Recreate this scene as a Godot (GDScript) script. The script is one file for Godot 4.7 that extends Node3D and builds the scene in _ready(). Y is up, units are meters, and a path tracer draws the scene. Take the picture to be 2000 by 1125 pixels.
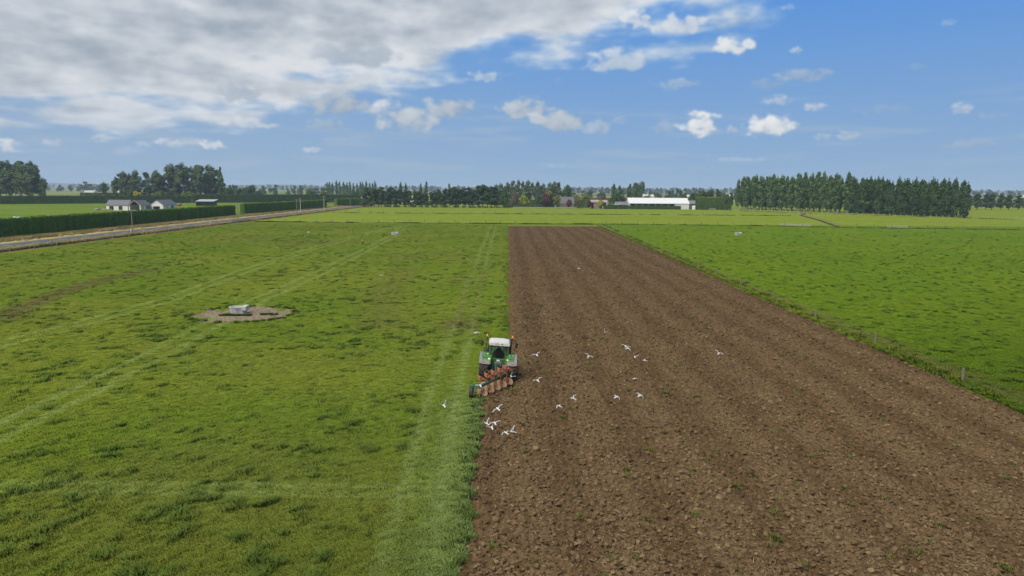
extends Node3D
# A tractor ploughing a paddock on a wide farmed plain. x right, z towards the viewer, furrows run along z.

var rng := RandomNumberGenerator.new()
var used := {}
var M := {}
var n_big := FastNoiseLite.new()
var n_mid := FastNoiseLite.new()
var n_fine := FastNoiseLite.new()
var n_clod := FastNoiseLite.new()
var n_sky := FastNoiseLite.new()
var n_sky2 := FastNoiseLite.new()
const EXPO := 3.3

func lin(r: float, g: float, b: float) -> Color: return Color(r, g, b).linear_to_srgb()
func rnd(a: float, b: float) -> float: return rng.randf_range(a, b)
func sm(a: float, b: float, x: float) -> float: return smoothstep(a, b, x)

func numbered(called: String) -> String:
	var k: int = used.get(called, 0)
	used[called] = k + 1
	return called if k == 0 else "%s_%03d" % [called, k]

func tag(o: Node, label: String, category: String, group := "", kind := "") -> Node:
	if label != "": o.set_meta("label", label)
	if category != "": o.set_meta("category", category)
	if group != "": o.set_meta("group", group)
	if kind != "": o.set_meta("kind", kind)
	return o

func base(called: String, at: Vector3, turn := 0.0) -> Node3D:
	var o := Node3D.new()
	o.name = numbered(called)
	add_child(o, true)
	o.position = at
	o.rotation.y = turn
	return o

func place(proto: Node3D, called: String, at: Vector3, turn := 0.0, s := Vector3.ONE) -> Node3D:
	var o: Node3D = proto.duplicate()
	o.name = numbered(called)
	add_child(o, true)
	o.position = at
	o.rotation.y = turn
	o.scale = s
	return o

func newst() -> SurfaceTool:
	var st := SurfaceTool.new()
	st.begin(Mesh.PRIMITIVE_TRIANGLES)
	st.set_smooth_group(-1)
	return st

func commit(st: SurfaceTool) -> ArrayMesh:
	st.generate_normals()
	return st.commit()

func part(called: String, mesh: Mesh, m: Material, parent: Node, at := Vector3.ZERO) -> MeshInstance3D:
	var o := MeshInstance3D.new()
	o.mesh = mesh
	o.material_override = m
	o.position = at
	if parent == self:
		o.name = numbered(called)
	else:
		o.name = called
	parent.add_child(o, true)
	return o

func obj(called: String, st: SurfaceTool, m: Material, parent: Node) -> MeshInstance3D:
	return part(called, commit(st), m, parent)

# ---------- shapes ----------
func tri(st: SurfaceTool, a: Vector3, b: Vector3, c: Vector3, out: Vector3) -> void:
	if (c - a).cross(b - a).dot(out) < 0.0:
		var t := b
		b = c
		c = t
	st.add_vertex(a)
	st.add_vertex(b)
	st.add_vertex(c)

func quad(st: SurfaceTool, a: Vector3, b: Vector3, c: Vector3, d: Vector3, out: Vector3) -> void:
	tri(st, a, b, c, out)
	tri(st, a, c, d, out)

# box with chamfered edges
func box(st: SurfaceTool, c: Vector3, s: Vector3, bev := 0.0, b := Basis.IDENTITY) -> void:
	var h := s * 0.5
	if bev <= 0.0:
		for ax in 3:
			for sg in [-1.0, 1.0]:
				var n := Vector3.ZERO
				n[ax] = sg
				var u := Vector3.ZERO
				u[(ax + 1) % 3] = h[(ax + 1) % 3]
				var v := Vector3.ZERO
				v[(ax + 2) % 3] = h[(ax + 2) % 3]
				var o := n * h[ax]
				quad(st, c + b * (o + u + v), c + b * (o - u + v), c + b * (o - u - v), c + b * (o + u - v), b * n)
		return
	var pt := func(ax: int, sx: float, sy: float, sz: float) -> Vector3:
		var p := Vector3(sx * h.x, sy * h.y, sz * h.z)
		for k in 3:
			if k != ax: p[k] -= bev * signf(p[k])
		return c + b * p
	for ax in 3:
		for sg in [-1.0, 1.0]:
			var q := []
			for e in [[1, 1], [-1, 1], [-1, -1], [1, -1]]:
				var s3 := Vector3.ZERO
				s3[ax] = sg
				s3[(ax + 1) % 3] = e[0]
				s3[(ax + 2) % 3] = e[1]
				q.append(pt.call(ax, s3.x, s3.y, s3.z))
			var n := Vector3.ZERO
			n[ax] = sg
			quad(st, q[0], q[1], q[2], q[3], b * n)
	for ax in 3:
		var a1 := (ax + 1) % 3
		var a2 := (ax + 2) % 3
		for e in [[1, 1], [-1, 1], [-1, -1], [1, -1]]:
			var lo := Vector3.ZERO
			lo[ax] = -1
			lo[a1] = e[0]
			lo[a2] = e[1]
			var hi := lo
			hi[ax] = 1
			var out := lo + hi
			quad(st, pt.call(a1, lo.x, lo.y, lo.z), pt.call(a1, hi.x, hi.y, hi.z), pt.call(a2, hi.x, hi.y, hi.z), pt.call(a2, lo.x, lo.y, lo.z), b * out)
	for sx in [-1.0, 1.0]:
		for sy in [-1.0, 1.0]:
			for sz in [-1.0, 1.0]:
				tri(st, pt.call(0, sx, sy, sz), pt.call(1, sx, sy, sz), pt.call(2, sx, sy, sz), b * Vector3(sx, sy, sz))

# tapered tube between two points
func tube(st: SurfaceTool, a: Vector3, b: Vector3, ra: float, rb: float, seg := 8) -> void:
	var d := (b - a).normalized()
	var u := d.cross(Vector3.UP if absf(d.y) < 0.9 else Vector3.RIGHT).normalized()
	var v := d.cross(u)
	for k in seg:
		var t0 := TAU * k / seg
		var t1 := TAU * (k + 1) / seg
		var e0 := u * cos(t0) + v * sin(t0)
		var e1 := u * cos(t1) + v * sin(t1)
		quad(st, a + e0 * ra, a + e1 * ra, b + e1 * rb, b + e0 * rb, e0 + e1)
		tri(st, a, a + e0 * ra, a + e1 * ra, -d)
		tri(st, b, b + e0 * rb, b + e1 * rb, d)

# profile [[along, radius], ...] turned about the x axis
func lathe_x(st: SurfaceTool, c: Vector3, prof: Array, seg: int) -> void:
	for k in seg:
		var t0 := TAU * k / seg
		var t1 := TAU * (k + 1) / seg
		var e0 := Vector3(0, cos(t0), sin(t0))
		var e1 := Vector3(0, cos(t1), sin(t1))
		for i in prof.size() - 1:
			var p: Array = prof[i]
			var q: Array = prof[i + 1]
			var da: float = q[0] - p[0]
			var dr: float = q[1] - p[1]
			var out := (e0 + e1) * da * 0.5 - Vector3(dr, 0, 0)
			quad(st, c + Vector3(p[0], 0, 0) + e0 * p[1], c + Vector3(p[0], 0, 0) + e1 * p[1], c + Vector3(q[0], 0, 0) + e1 * q[1], c + Vector3(q[0], 0, 0) + e0 * q[1], out)

# polygon in the x/y plane drawn out along z
func prism(st: SurfaceTool, pts: Array, z0: float, z1: float, tr := Transform3D.IDENTITY) -> void:
	var mid := Vector2.ZERO
	for p in pts: mid += p / pts.size()
	var n := pts.size()
	for i in n:
		var a: Vector2 = pts[i]
		var b: Vector2 = pts[(i + 1) % n]
		var o := (a + b) * 0.5 - mid
		quad(st, tr * Vector3(a.x, a.y, z0), tr * Vector3(b.x, b.y, z0), tr * Vector3(b.x, b.y, z1), tr * Vector3(a.x, a.y, z1), tr.basis * Vector3(o.x, o.y, 0))
	var tris := Geometry2D.triangulate_polygon(PackedVector2Array(pts))
	for i in range(0, tris.size(), 3):
		var a: Vector2 = pts[tris[i]]
		var b: Vector2 = pts[tris[i + 1]]
		var c: Vector2 = pts[tris[i + 2]]
		tri(st, tr * Vector3(a.x, a.y, z0), tr * Vector3(b.x, b.y, z0), tr * Vector3(c.x, c.y, z0), tr.basis * Vector3(0, 0, z0 - z1))
		tri(st, tr * Vector3(a.x, a.y, z1), tr * Vector3(b.x, b.y, z1), tr * Vector3(c.x, c.y, z1), tr.basis * Vector3(0, 0, z1 - z0))

# ---------- materials ----------
func mat(c: Color, rough := 0.8, metal := 0.0, tex: Texture2D = null, tile := 1.0) -> StandardMaterial3D:
	var m := StandardMaterial3D.new()
	m.albedo_color = c
	m.roughness = rough
	m.metallic = metal
	if tex:
		m.albedo_texture = tex
		m.uv1_triplanar = true
		m.uv1_world_triplanar = true
		m.uv1_scale = Vector3.ONE / tile
	return m

func vmat(tex: Texture2D, tile: float, tex2: Texture2D = null, tile2 := 1.0, rough := 1.0) -> StandardMaterial3D:
	var m := mat(Color.WHITE, rough, 0.0, tex, tile)
	m.vertex_color_use_as_albedo = true
	m.metallic_specular = 0.02
	if tex2:
		m.detail_enabled = true
		m.detail_blend_mode = BaseMaterial3D.BLEND_MODE_MUL
		m.detail_albedo = tex2
		m.detail_uv_layer = BaseMaterial3D.DETAIL_UV_2
		m.uv2_triplanar = true
		m.uv2_world_triplanar = true
		m.uv2_scale = Vector3.ONE / tile2
	return m

func noise_tex(sd: int, freq: float, oct: int, lo: float, hi: float, size := 512, kind := FastNoiseLite.TYPE_SIMPLEX_SMOOTH) -> ImageTexture:
	var n := FastNoiseLite.new()
	n.seed = sd
	n.frequency = freq
	n.noise_type = kind
	n.fractal_octaves = oct
	var im := n.get_seamless_image(size, size)
	im.convert(Image.FORMAT_L8)
	var d := im.get_data()
	var out := PackedByteArray()
	out.resize(size * size * 3)
	for i in d.size():
		var v := lo + (hi - lo) * d[i] / 255.0
		var s := int(clampf(pow(v, 1.0 / 2.2), 0.0, 1.0) * 255.0)
		out[i * 3] = s
		out[i * 3 + 1] = s
		out[i * 3 + 2] = s
	return ImageTexture.create_from_image(Image.create_from_data(size, size, false, Image.FORMAT_RGB8, out))

func setup_noise() -> void:
	n_big.seed = 3
	n_big.frequency = 0.03
	n_big.fractal_octaves = 3
	n_mid.seed = 8
	n_mid.frequency = 0.28
	n_mid.fractal_octaves = 3
	n_fine.seed = 21
	n_fine.frequency = 1.3
	n_fine.fractal_octaves = 2
	n_clod.seed = 5
	n_clod.frequency = 1.9
	n_clod.fractal_type = FastNoiseLite.FRACTAL_RIDGED
	n_clod.fractal_octaves = 3
	n_sky.seed = 14
	n_sky.frequency = 1.0
	n_sky.fractal_octaves = 5
	n_sky2.seed = 40
	n_sky2.frequency = 1.0
	n_sky2.fractal_octaves = 5

# ---------- sky ----------
func deck_edge(az: float) -> float:
	var pts := [[-180.0, 6.0], [-60.0, 3.6], [-36.0, 4.0], [-25.0, 4.9], [-17.0, 6.2], [-11.0, 7.4], [-8.0, 8.9], [-4.0, 10.6], [4.4, 10.9], [11.0, 12.0], [17.5, 12.4], [20.0, 15.5], [36.0, 24.0], [70.0, 42.0], [110.0, 40.0], [150.0, 16.0], [180.0, 6.0]]
	for i in pts.size() - 1:
		if az <= pts[i + 1][0]:
			return lerpf(pts[i][1], pts[i + 1][1], (az - pts[i][0]) / (pts[i + 1][0] - pts[i][0]))
	return 6.0

func sky_at(az: float, el: float) -> Color:
	var a := deg_to_rad(az)
	var e := deg_to_rad(maxf(el, 0.0))
	var t := clampf(el / 15.0, 0.0, 1.0)
	var c := Color8(150, 178, 207).lerp(Color8(90, 147, 220), pow(t, 1.1))
	c = c.lerp(Color8(66, 118, 196), clampf((el - 15.0) / 60.0, 0.0, 1.0))
	var west := sm(10.0, -35.0, az) * sm(-180.0, -120.0, az)
	c = c.lerp(Color8(160, 181, 203), west * 0.55 * (1.0 - t * 0.6))
	var k := 1.0 / (sin(e) + 0.12)
	var px := sin(a) * cos(e) * k
	var pz := -cos(a) * cos(e) * k
	var n := n_sky.get_noise_2d(px * 1.0 + 3.0, pz * 1.15)
	var n2 := 0.45 * n_sky2.get_noise_2d(px * 2.6, pz * 2.6 + 9.0) + 0.75 * n_sky2.get_noise_3d(sin(a) * 16.0, el * 0.5, cos(a) * 16.0)
	var n3 := n_sky.get_noise_3d(sin(a) * 6.3 + 40.0, el * 0.42, cos(a) * 6.3)
	var rise := (el - deck_edge(az)) / (1.3 + el * 0.06)
	var d := rise + n * 2.6 + n2 * 1.1 + n3 * 1.2
	d += 0.6 * sm(0.3, 2.0, rise)
	var cover := sm(-1.0, 1.2, d)
	if cover > 0.0:
		var light := 0.52 + n2 * 0.7 + n3 * 0.45 - n * 0.3
		light += 0.3 * (1.0 - sm(0.3, 3.2, d))
		light -= 0.16 * sm(1.0, 6.0, rise)
		var cc := Color8(163, 174, 186).lerp(Color8(222, 225, 229), clampf(light, 0.0, 1.0))
		cc = cc.lerp(c, 0.45 * (1.0 - sm(1.0, 7.0, el)))
		c = c.lerp(cc, cover * 0.97)
	# far thin veil low over the horizon
	var veil := sm(0.05, 0.5, n_sky2.get_noise_3d(sin(a) * 5.2, el * 0.9 + 20.0, cos(a) * 5.2)) * sm(0.4, 2.0, el) * (1.0 - sm(4.0, 9.0, el))
	return c.lerp(Color8(178, 190, 203), veil * 0.35)

func make_sky() -> ImageTexture:
	var w := 4096
	var h := 2048
	var lw := 1024
	var lo := Image.create(lw, lw / 2, false, Image.FORMAT_RGB8)
	for y in lw / 4 + 1:
		for x in lw:
			lo.set_pixel(x, y, sky_at(wrapf((x + 0.5) / lw * 360.0, -180.0, 180.0), 90.0 - (y + 0.5) / (lw / 2) * 180.0))
	lo.fill_rect(Rect2i(0, lw / 4 + 1, lw, lw / 4 - 1), Color8(120, 140, 140))
	lo.resize(w, h, Image.INTERPOLATE_CUBIC)
	var y0 := int((90.0 - 19.0) / 180.0 * h)
	for y in range(y0, h / 2 + 2):
		var el := 90.0 - (y + 0.5) / h * 180.0
		for x in w:
			lo.set_pixel(x, y, sky_at(wrapf((x + 0.5) / w * 360.0, -180.0, 180.0), el))
	# small fair-weather clouds: azimuth, elevation, half sizes in degrees, whiteness, thickness
	var cs := [[15.3, 5.1, 1.7, 1.15, 1.0, 1.0], [20.4, 4.8, 2.1, 1.0, 0.95, 1.0], [17.5, 10.8, 1.7, 0.8, 0.95, 0.95], [-8.4, 5.6, 3.2, 1.5, 0.5, 1.0], [-4.8, 6.4, 2.3, 1.05, 0.3, 1.0], [-13.8, 6.5, 2.5, 1.3, 0.25, 1.0], [1.2, 6.4, 2.0, 1.05, 0.35, 0.95], [4.1, 5.4, 2.7, 1.15, 0.35, 0.95], [7.2, 4.9, 1.3, 0.8, 0.4, 0.6], [8.7, 10.0, 2.8, 1.1, 0.7, 0.75], [22.7, 8.5, 2.1, 0.6, 0.25, 0.55], [20.2, 8.0, 1.3, 0.5, 0.1, 0.35], [21.0, 6.8, 1.1, 0.45, 0.6, 0.6], [23.5, 6.2, 0.9, 0.4, 0.7, 0.65], [33.0, 5.6, 0.7, 0.5, 0.6, 0.6], [26.0, 4.0, 0.8, 0.5, 0.5, 0.5], [24.3, 4.0, 0.6, 0.4, 0.5, 0.45], [13.6, 8.2, 1.5, 0.5, 0.3, 0.5], [-20.5, 4.8, 2.3, 0.5, 0.7, 0.8], [-22.9, 3.1, 1.0, 0.4, 0.85, 0.8], [-25.9, 3.2, 1.0, 0.35, 0.7, 0.65], [-27.6, 3.0, 0.7, 0.3, 0.6, 0.5], [-30.0, 3.3, 0.9, 0.35, 0.6, 0.55], [-15.8, 2.9, 0.8, 0.3, 0.7, 0.6], [-2.0, 8.9, 1.4, 0.5, 0.7, 0.6], [22.1, 10.3, 0.5, 0.3, 0.7, 0.6], [33.8, 3.2, 1.8, 0.45, 0.15, 0.4], [28.5, 5.8, 2.2, 0.4, 0.2, 0.25], [18.3, 2.4, 2.3, 0.2, 0.8, 0.3], [4.1, 1.9, 1.7, 0.2, 0.7, 0.3], [-21.0, 7.1, 1.6, 1.0, 0.15, 0.7], [-14.5, 4.9, 1.8, 0.5, 0.2, 0.5], [-12.0, 10.2, 3.6, 1.3, 0.15, 0.75], [-35.7, 2.6, 0.8, 0.5, 0.9, 0.7], [-33.2, 2.9, 0.8, 0.3, 0.6, 0.5], [10.0, 13.1, 1.3, 0.8, 0.9, 0.8], [13.5, 12.5, 2.6, 0.9, 0.8, 0.8], [12.7, 4.9, 1.2, 0.6, 0.3, 0.4], [9.0, 5.5, 0.7, 0.4, 0.4, 0.35], [17.8, 4.7, 0.5, 0.4, 0.6, 0.5], [30.0, 8.6, 0.8, 0.3, 0.2, 0.25], [31.6, 11.3, 0.6, 0.25, 0.7, 0.3], [21.4, 13.3, 0.6, 0.25, 0.6, 0.35], [34.8, 5.1, 0.9, 0.3, 0.2, 0.3], [14.8, 6.0, 0.5, 0.4, 0.9, 0.6]]
	rng.seed = 77
	for i in 60:   # the same kind of clouds all round
		var az := rnd(40.0, 320.0)
		cs.append([az if az < 180.0 else az - 360.0, rnd(2.5, 9.0), rnd(0.8, 2.6), rnd(0.35, 1.1), rnd(0.2, 0.9), rnd(0.4, 0.9)])
	for q in cs:
		var cx: float = q[0] / 360.0 * w
		var cy: float = (90.0 - q[1]) / 180.0 * h
		var rx: float = q[2] * 1.7 / 360.0 * w
		var ry: float = q[3] * 1.8 / 180.0 * h
		for y in range(maxi(0, int(cy - ry)), mini(h / 2, int(cy + ry))):
			for xi in range(int(cx - rx), int(cx + rx)):
				var x := posmod(xi, w)
				var dx: float = (xi + 0.5) / w * 360.0 - q[0]
				var dy: float = (90.0 - (y + 0.5) / h * 180.0 - q[1])
				var u: float = dx / q[2]
				var v: float = dy / q[3]
				if v < 0.0: v *= 1.35
				var rr := u * u + v * v
				if rr > 2.8: continue
				var sc: float = 0.9 / sqrt(q[2] * q[3])
				var nn := n_sky.get_noise_2d(dx * sc + q[0] * 7.0, dy * sc * 1.5 + q[1] * 5.0)
				var dd := 1.0 - rr + nn * 1.15
				var al: float = sm(-0.1, 0.85, dd) * q[5]
				if al <= 0.003: continue
				var lit: float = clampf(q[4] * 0.85 + 0.16 * v + 0.10 * (-u) + nn * 0.3, 0.0, 1.0)
				var cc := Color8(156, 171, 188).lerp(Color8(232, 234, 236), lit)
				lo.set_pixel(x, y, lo.get_pixel(x, y).lerp(cc, al))
	return ImageTexture.create_from_image(lo)

func setup_view() -> void:
	var cam := Camera3D.new()
	cam.name = "camera"
	add_child(cam)
	cam.position = Vector3(0, 14, 0)
	cam.rotation_degrees = Vector3(-8.25, -0.39, 0.39)
	cam.fov = 45.73
	cam.near = 0.2
	cam.far = 30000.0
	cam.current = true
	var env := Environment.new()
	env.background_mode = Environment.BG_SKY
	var sky := Sky.new()
	var sm_ := PanoramaSkyMaterial.new()
	sm_.panorama = make_sky()
	sky.sky_material = sm_
	env.sky = sky
	env.background_energy_multiplier = 1.0 / EXPO
	env.tonemap_mode = Environment.TONE_MAPPER_LINEAR
	env.tonemap_exposure = EXPO
	env.fog_enabled = true
	env.fog_density = 0.00013
	env.fog_light_color = Color(0.80, 0.90, 1.0)
	env.sdfgi_enabled = true
	env.ssao_enabled = true
	env.ssil_enabled = true
	var we := WorldEnvironment.new()
	we.name = "world"
	we.environment = env
	add_child(we)
	var sun := DirectionalLight3D.new()
	sun.name = "sun"
	sun.light_energy = 0.5
	sun.light_color = Color(1.0, 0.965, 0.91)
	sun.light_angular_distance = 45.0
	sun.shadow_enabled = true
	add_child(sun)
	sun.look_at_from_position(Vector3(-0.42, 0.80, 0.45), Vector3.ZERO)

# ---------- ground ----------
func grid(called: String, x0: float, x1: float, z0: float, z1: float, dx: float, dz: float, hf: Callable, cf: Callable, m: Material, parent: Node) -> MeshInstance3D:
	var nx := int(ceil((x1 - x0) / dx)) + 1
	var nz := int(ceil((z1 - z0) / dz)) + 1
	var vs := PackedVector3Array()
	var ns := PackedVector3Array()
	var cs := PackedColorArray()
	var ix := PackedInt32Array()
	vs.resize(nx * nz)
	ns.resize(nx * nz)
	cs.resize(nx * nz)
	var sx := (x1 - x0) / (nx - 1)
	var sz := (z1 - z0) / (nz - 1)
	for j in nz:
		for i in nx:
			var x := x0 + i * sx
			var z := z0 + j * sz
			var k := j * nx + i
			vs[k] = Vector3(x, hf.call(x, z), z)
			cs[k] = cf.call(x, z)
	for j in nz:
		for i in nx:
			var l := vs[j * nx + maxi(i - 1, 0)]
			var r := vs[j * nx + mini(i + 1, nx - 1)]
			var u := vs[maxi(j - 1, 0) * nx + i]
			var d := vs[mini(j + 1, nz - 1) * nx + i]
			ns[j * nx + i] = (d - u).cross(r - l).normalized()
	ix.resize((nx - 1) * (nz - 1) * 6)
	var w := 0
	for j in nz - 1:
		for i in nx - 1:
			var k := j * nx + i
			for o in [k, k + 1, k + nx, k + 1, k + nx + 1, k + nx]:
				ix[w] = o
				w += 1
	var a := []
	a.resize(Mesh.ARRAY_MAX)
	a[Mesh.ARRAY_VERTEX] = vs
	a[Mesh.ARRAY_NORMAL] = ns
	a[Mesh.ARRAY_COLOR] = cs
	a[Mesh.ARRAY_INDEX] = ix
	var me := ArrayMesh.new()
	me.add_surface_from_arrays(Mesh.PRIMITIVE_TRIANGLES, a)
	return part(called, me, m, parent)

func seg_dist(x: float, z: float, pts: Array) -> float:
	var best := 1e9
	for i in pts.size() - 1:
		best = minf(best, Vector2(x, z).distance_to(Geometry2D.get_closest_point_to_segment(Vector2(x, z), pts[i], pts[i + 1])))
	return best

func edge_x(z: float) -> float:   # left edge of the ploughed land
	if z < -47.0: return 0.05 + 0.12 * n_mid.get_noise_2d(4.0, z * 0.4)
	return -1.75 + 0.45 * n_mid.get_noise_2d(9.0, z * 1.6) + 0.2 * n_fine.get_noise_2d(1.0, z) - 0.05 * sm(-44.0, -24.0, z)

func right_edge(z: float) -> float:
	return 33.0 - 0.008 * (z + 42.0) + 0.35 * n_mid.get_noise_2d(2.0, z) + 0.2 * n_fine.get_noise_2d(5.0, z)

func in_dirt(x: float, z: float) -> float:   # the bare stony patch round the near trough, 1 inside
	var r := Vector2((x + 29.4) / 5.4, (z + 75.2) / 4.6).length() + 0.5 * n_mid.get_noise_2d(x * 1.3, z * 1.3) + 0.15 * n_fine.get_noise_2d(x, z)
	return 1.0 - sm(0.82, 1.0, r)

var track_a := [Vector2(-46, -45), Vector2(-45.0, -60), Vector2(-43.6, -72), Vector2(-42.4, -85), Vector2(-44.4, -114), Vector2(-45.3, -155), Vector2(-44.5, -200), Vector2(-40, -262)]
var track_b := [Vector2(-29, -20), Vector2(-29.2, -46), Vector2(-29.6, -58), Vector2(-30.6, -70), Vector2(-31.2, -84), Vector2(-31.2, -110), Vector2(-32, -142), Vector2(-34, -205), Vector2(-40, -270)]
var track_c := [Vector2(-60, -30.6), Vector2(-17, -30.4), Vector2(-4, -30.1)]
var track_d := [Vector2(-3.6, -20), Vector2(-4.4, -48), Vector2(-4.5, -68), Vector2(-5.0, -110), Vector2(-5.4, -268)]

func track(x: float, z: float, pts: Array, half: float, wide: float) -> float:
	var d := seg_dist(x, z, pts)
	return 1.0 - sm(wide * 0.5, wide, absf(d - half))

func left_h(x: float, z: float) -> float:
	return 0.035 * n_mid.get_noise_2d(x, z) + 0.06 * n_big.get_noise_2d(x, z) + 0.02 * n_fine.get_noise_2d(x, z)

func left_col(x: float, z: float) -> Color:
	var b := n_big.get_noise_2d(x, z)
	var m := n_mid.get_noise_2d(x * 0.8, z * 0.8)
	var f := n_fine.get_noise_2d(x, z)
	var c := Color(0.106, 0.156, 0.018).lerp(Color(0.136, 0.170, 0.022), clampf(0.45 + b * 1.1, 0, 1))
	c = c.lerp(Color(0.070, 0.128, 0.020), sm(0.1, 0.5, 0.75 * n_mid.get_noise_2d(x * 1.25, z * 1.25) + 0.5 * n_mid.get_noise_2d(x * 2.7 + 40.0, z * 2.7) + 0.35 * n_big.get_noise_2d(x * 1.5 + 60.0, z * 1.5)) * 0.5)
	var worn := sm(0.18, 0.55, n_big.get_noise_2d(x * 0.7 + 200.0, z * 0.7) + f * 0.35 + n_mid.get_noise_2d(x * 2.0, z * 2.0) * 0.4)
	c = c.lerp(Color(0.105, 0.098, 0.036), worn * 0.28)
	# bare strips where stock have broken the turf
	var bare := seg_dist(x, z, [Vector2(-54, -72), Vector2(-59, -88), Vector2(-61.5, -104), Vector2(-60, -116)])
	var br := (1.0 - sm(0.6, 2.6, bare + 1.6 * n_mid.get_noise_2d(x * 2.0, z * 2.0))) * 0.8
	var b2 := (1.0 - sm(1.0, 4.0, seg_dist(x, z, [Vector2(-13, -70), Vector2(-17, -92), Vector2(-18, -118)]) + 3.0 * n_mid.get_noise_2d(x * 1.3, z * 1.3))) * 0.35
	var b3 := (1.0 - sm(0.5, 2.2, Vector2((x + 5.0) * 0.7, (z + 70.0) * 0.4).length() + 1.4 * n_mid.get_noise_2d(x * 2.0, z * 2.0))) * 0.7
	c = c.lerp(Color(0.098, 0.072, 0.040), maxf(br, maxf(b2, b3)) * (0.6 + 0.6 * clampf(f + 0.3, 0, 1)))
	# wheelings: flattened, paler grass
	var tr := maxf(track(x, z, track_a, 1.0, 0.55), maxf(track(x, z, track_b, 1.0, 0.55), track(x, z, track_c, 0.45, 0.32)))
	var td := track(x, z, track_d, 0.95, 0.45)
	tr = tr * (0.55 + 0.6 * m)
	c = c.lerp(Color(0.190, 0.252, 0.075), clampf(tr * 1.4, 0, 1) * 0.6)
	var muddy := sm(-150.0, -110.0, z) * sm(-62.0, -75.0, z)
	c = c.lerp(Color(0.180, 0.235, 0.075).lerp(Color(0.13, 0.105, 0.05), muddy * clampf(0.75 + m, 0, 1)), td * 0.42)
	# trampled turf beside the fresh furrow
	var press := sm(-5.2, -3.2, x + 0.6 * m) * sm(-50.0, -42.0, z)
	c = c.lerp(Color(0.140, 0.200, 0.066), press * (0.45 + 0.3 * f))
	c = c.lerp(Color(0.225, 0.172, 0.130), clampf(in_dirt(x, z) * (0.85 + 0.5 * f), 0, 1))
	return c

func right_col(x: float, z: float) -> Color:
	var b := n_big.get_noise_2d(x + 300.0, z)
	var m := n_mid.get_noise_2d(x * 0.7, z * 0.7)
	var c := Color(0.098, 0.164, 0.013).lerp(Color(0.120, 0.176, 0.016), clampf(0.4 + b, 0, 1))
	c = c.lerp(Color(0.060, 0.122, 0.012), sm(0.15, 0.45, n_mid.get_noise_2d(x * 1.7, z * 1.7)) * 0.5)
	c = c.lerp(Color(0.125, 0.120, 0.032), (1.0 - sm(0.2, 2.6, absf(x - 35.2 + 0.6 * m))) * 0.55)
	return c

func right_h(x: float, z: float) -> float:
	return 0.03 * n_mid.get_noise_2d(x, z) + 0.05 * n_big.get_noise_2d(x, z)

func plough_h(x: float, z: float) -> float:
	var ex := edge_x(z)
	var wob := 0.06 * n_mid.get_noise_2d(x * 0.5, z * 0.6)
	var saw := fposmod((x + wob) / 0.41, 1.0)
	var h := -0.06 + 0.055 * saw + 0.19 * (n_clod.get_noise_2d(x, z) - 0.2) + 0.05 * n_mid.get_noise_2d(x * 1.4, z * 1.4) + 0.10 * n_fine.get_noise_2d(x * 3.0, z * 3.0)
	h -= 0.24 * (1.0 - sm(0.3, 0.65, x - ex))
	if z > -49.5 and z < -44.6:   # the slice being turned under the plough
		var turned := lerpf(0.25, -1.75, clampf((z + 48.4) / 3.2, 0.0, 1.0))
		if x < turned: h = -0.02
	h -= 0.05 * sm(0.6, 0.0, right_edge(z) - x)
	return h

func band(x: float, z: float) -> float:
	return sm(0.05, 0.75, 0.5 + 0.5 * sin(TAU * (x + 0.5 * n_big.get_noise_2d(x, z * 0.5)) / 4.3 + 0.6) + 0.35 * n_mid.get_noise_2d(x * 1.5, z * 0.4))

func soil_col(x: float, z: float) -> Color:
	var f := n_fine.get_noise_2d(x * 2.2 + 50.0, z * 2.2)
	var m := n_mid.get_noise_2d(x + 70.0, z)
	var c := Color(0.070, 0.045, 0.024).lerp(Color(0.158, 0.110, 0.060), clampf(0.22 + 0.26 * band(x, z) + 0.45 * f + 0.15 * m, 0, 1))
	return c

func quad_sheet(called: String, pts: Array, y: float, m: Material, cf: Callable, parent: Node = self, nx := 24, nz := 24) -> MeshInstance3D:
	var st := newst()
	st.set_smooth_group(0)
	for j in nz:
		for i in nx:
			var q := []
			for e in [[0, 0], [1, 0], [1, 1], [0, 1]]:
				var u: float = float(i + e[0]) / nx
				var v: float = float(j + e[1]) / nz
				var p: Vector2 = pts[0].lerp(pts[1], u).lerp(pts[3].lerp(pts[2], u), v)
				q.append(Vector3(p.x, y, p.y))
			for k in [0, 1, 2, 0, 2, 3] if (q[2] - q[0]).cross(q[1] - q[0]).y > 0.0 else [0, 2, 1, 0, 3, 2]:
				st.set_color(cf.call(q[k].x, q[k].z))
				st.add_vertex(q[k])
	return obj(called, st, m, parent)

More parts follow.
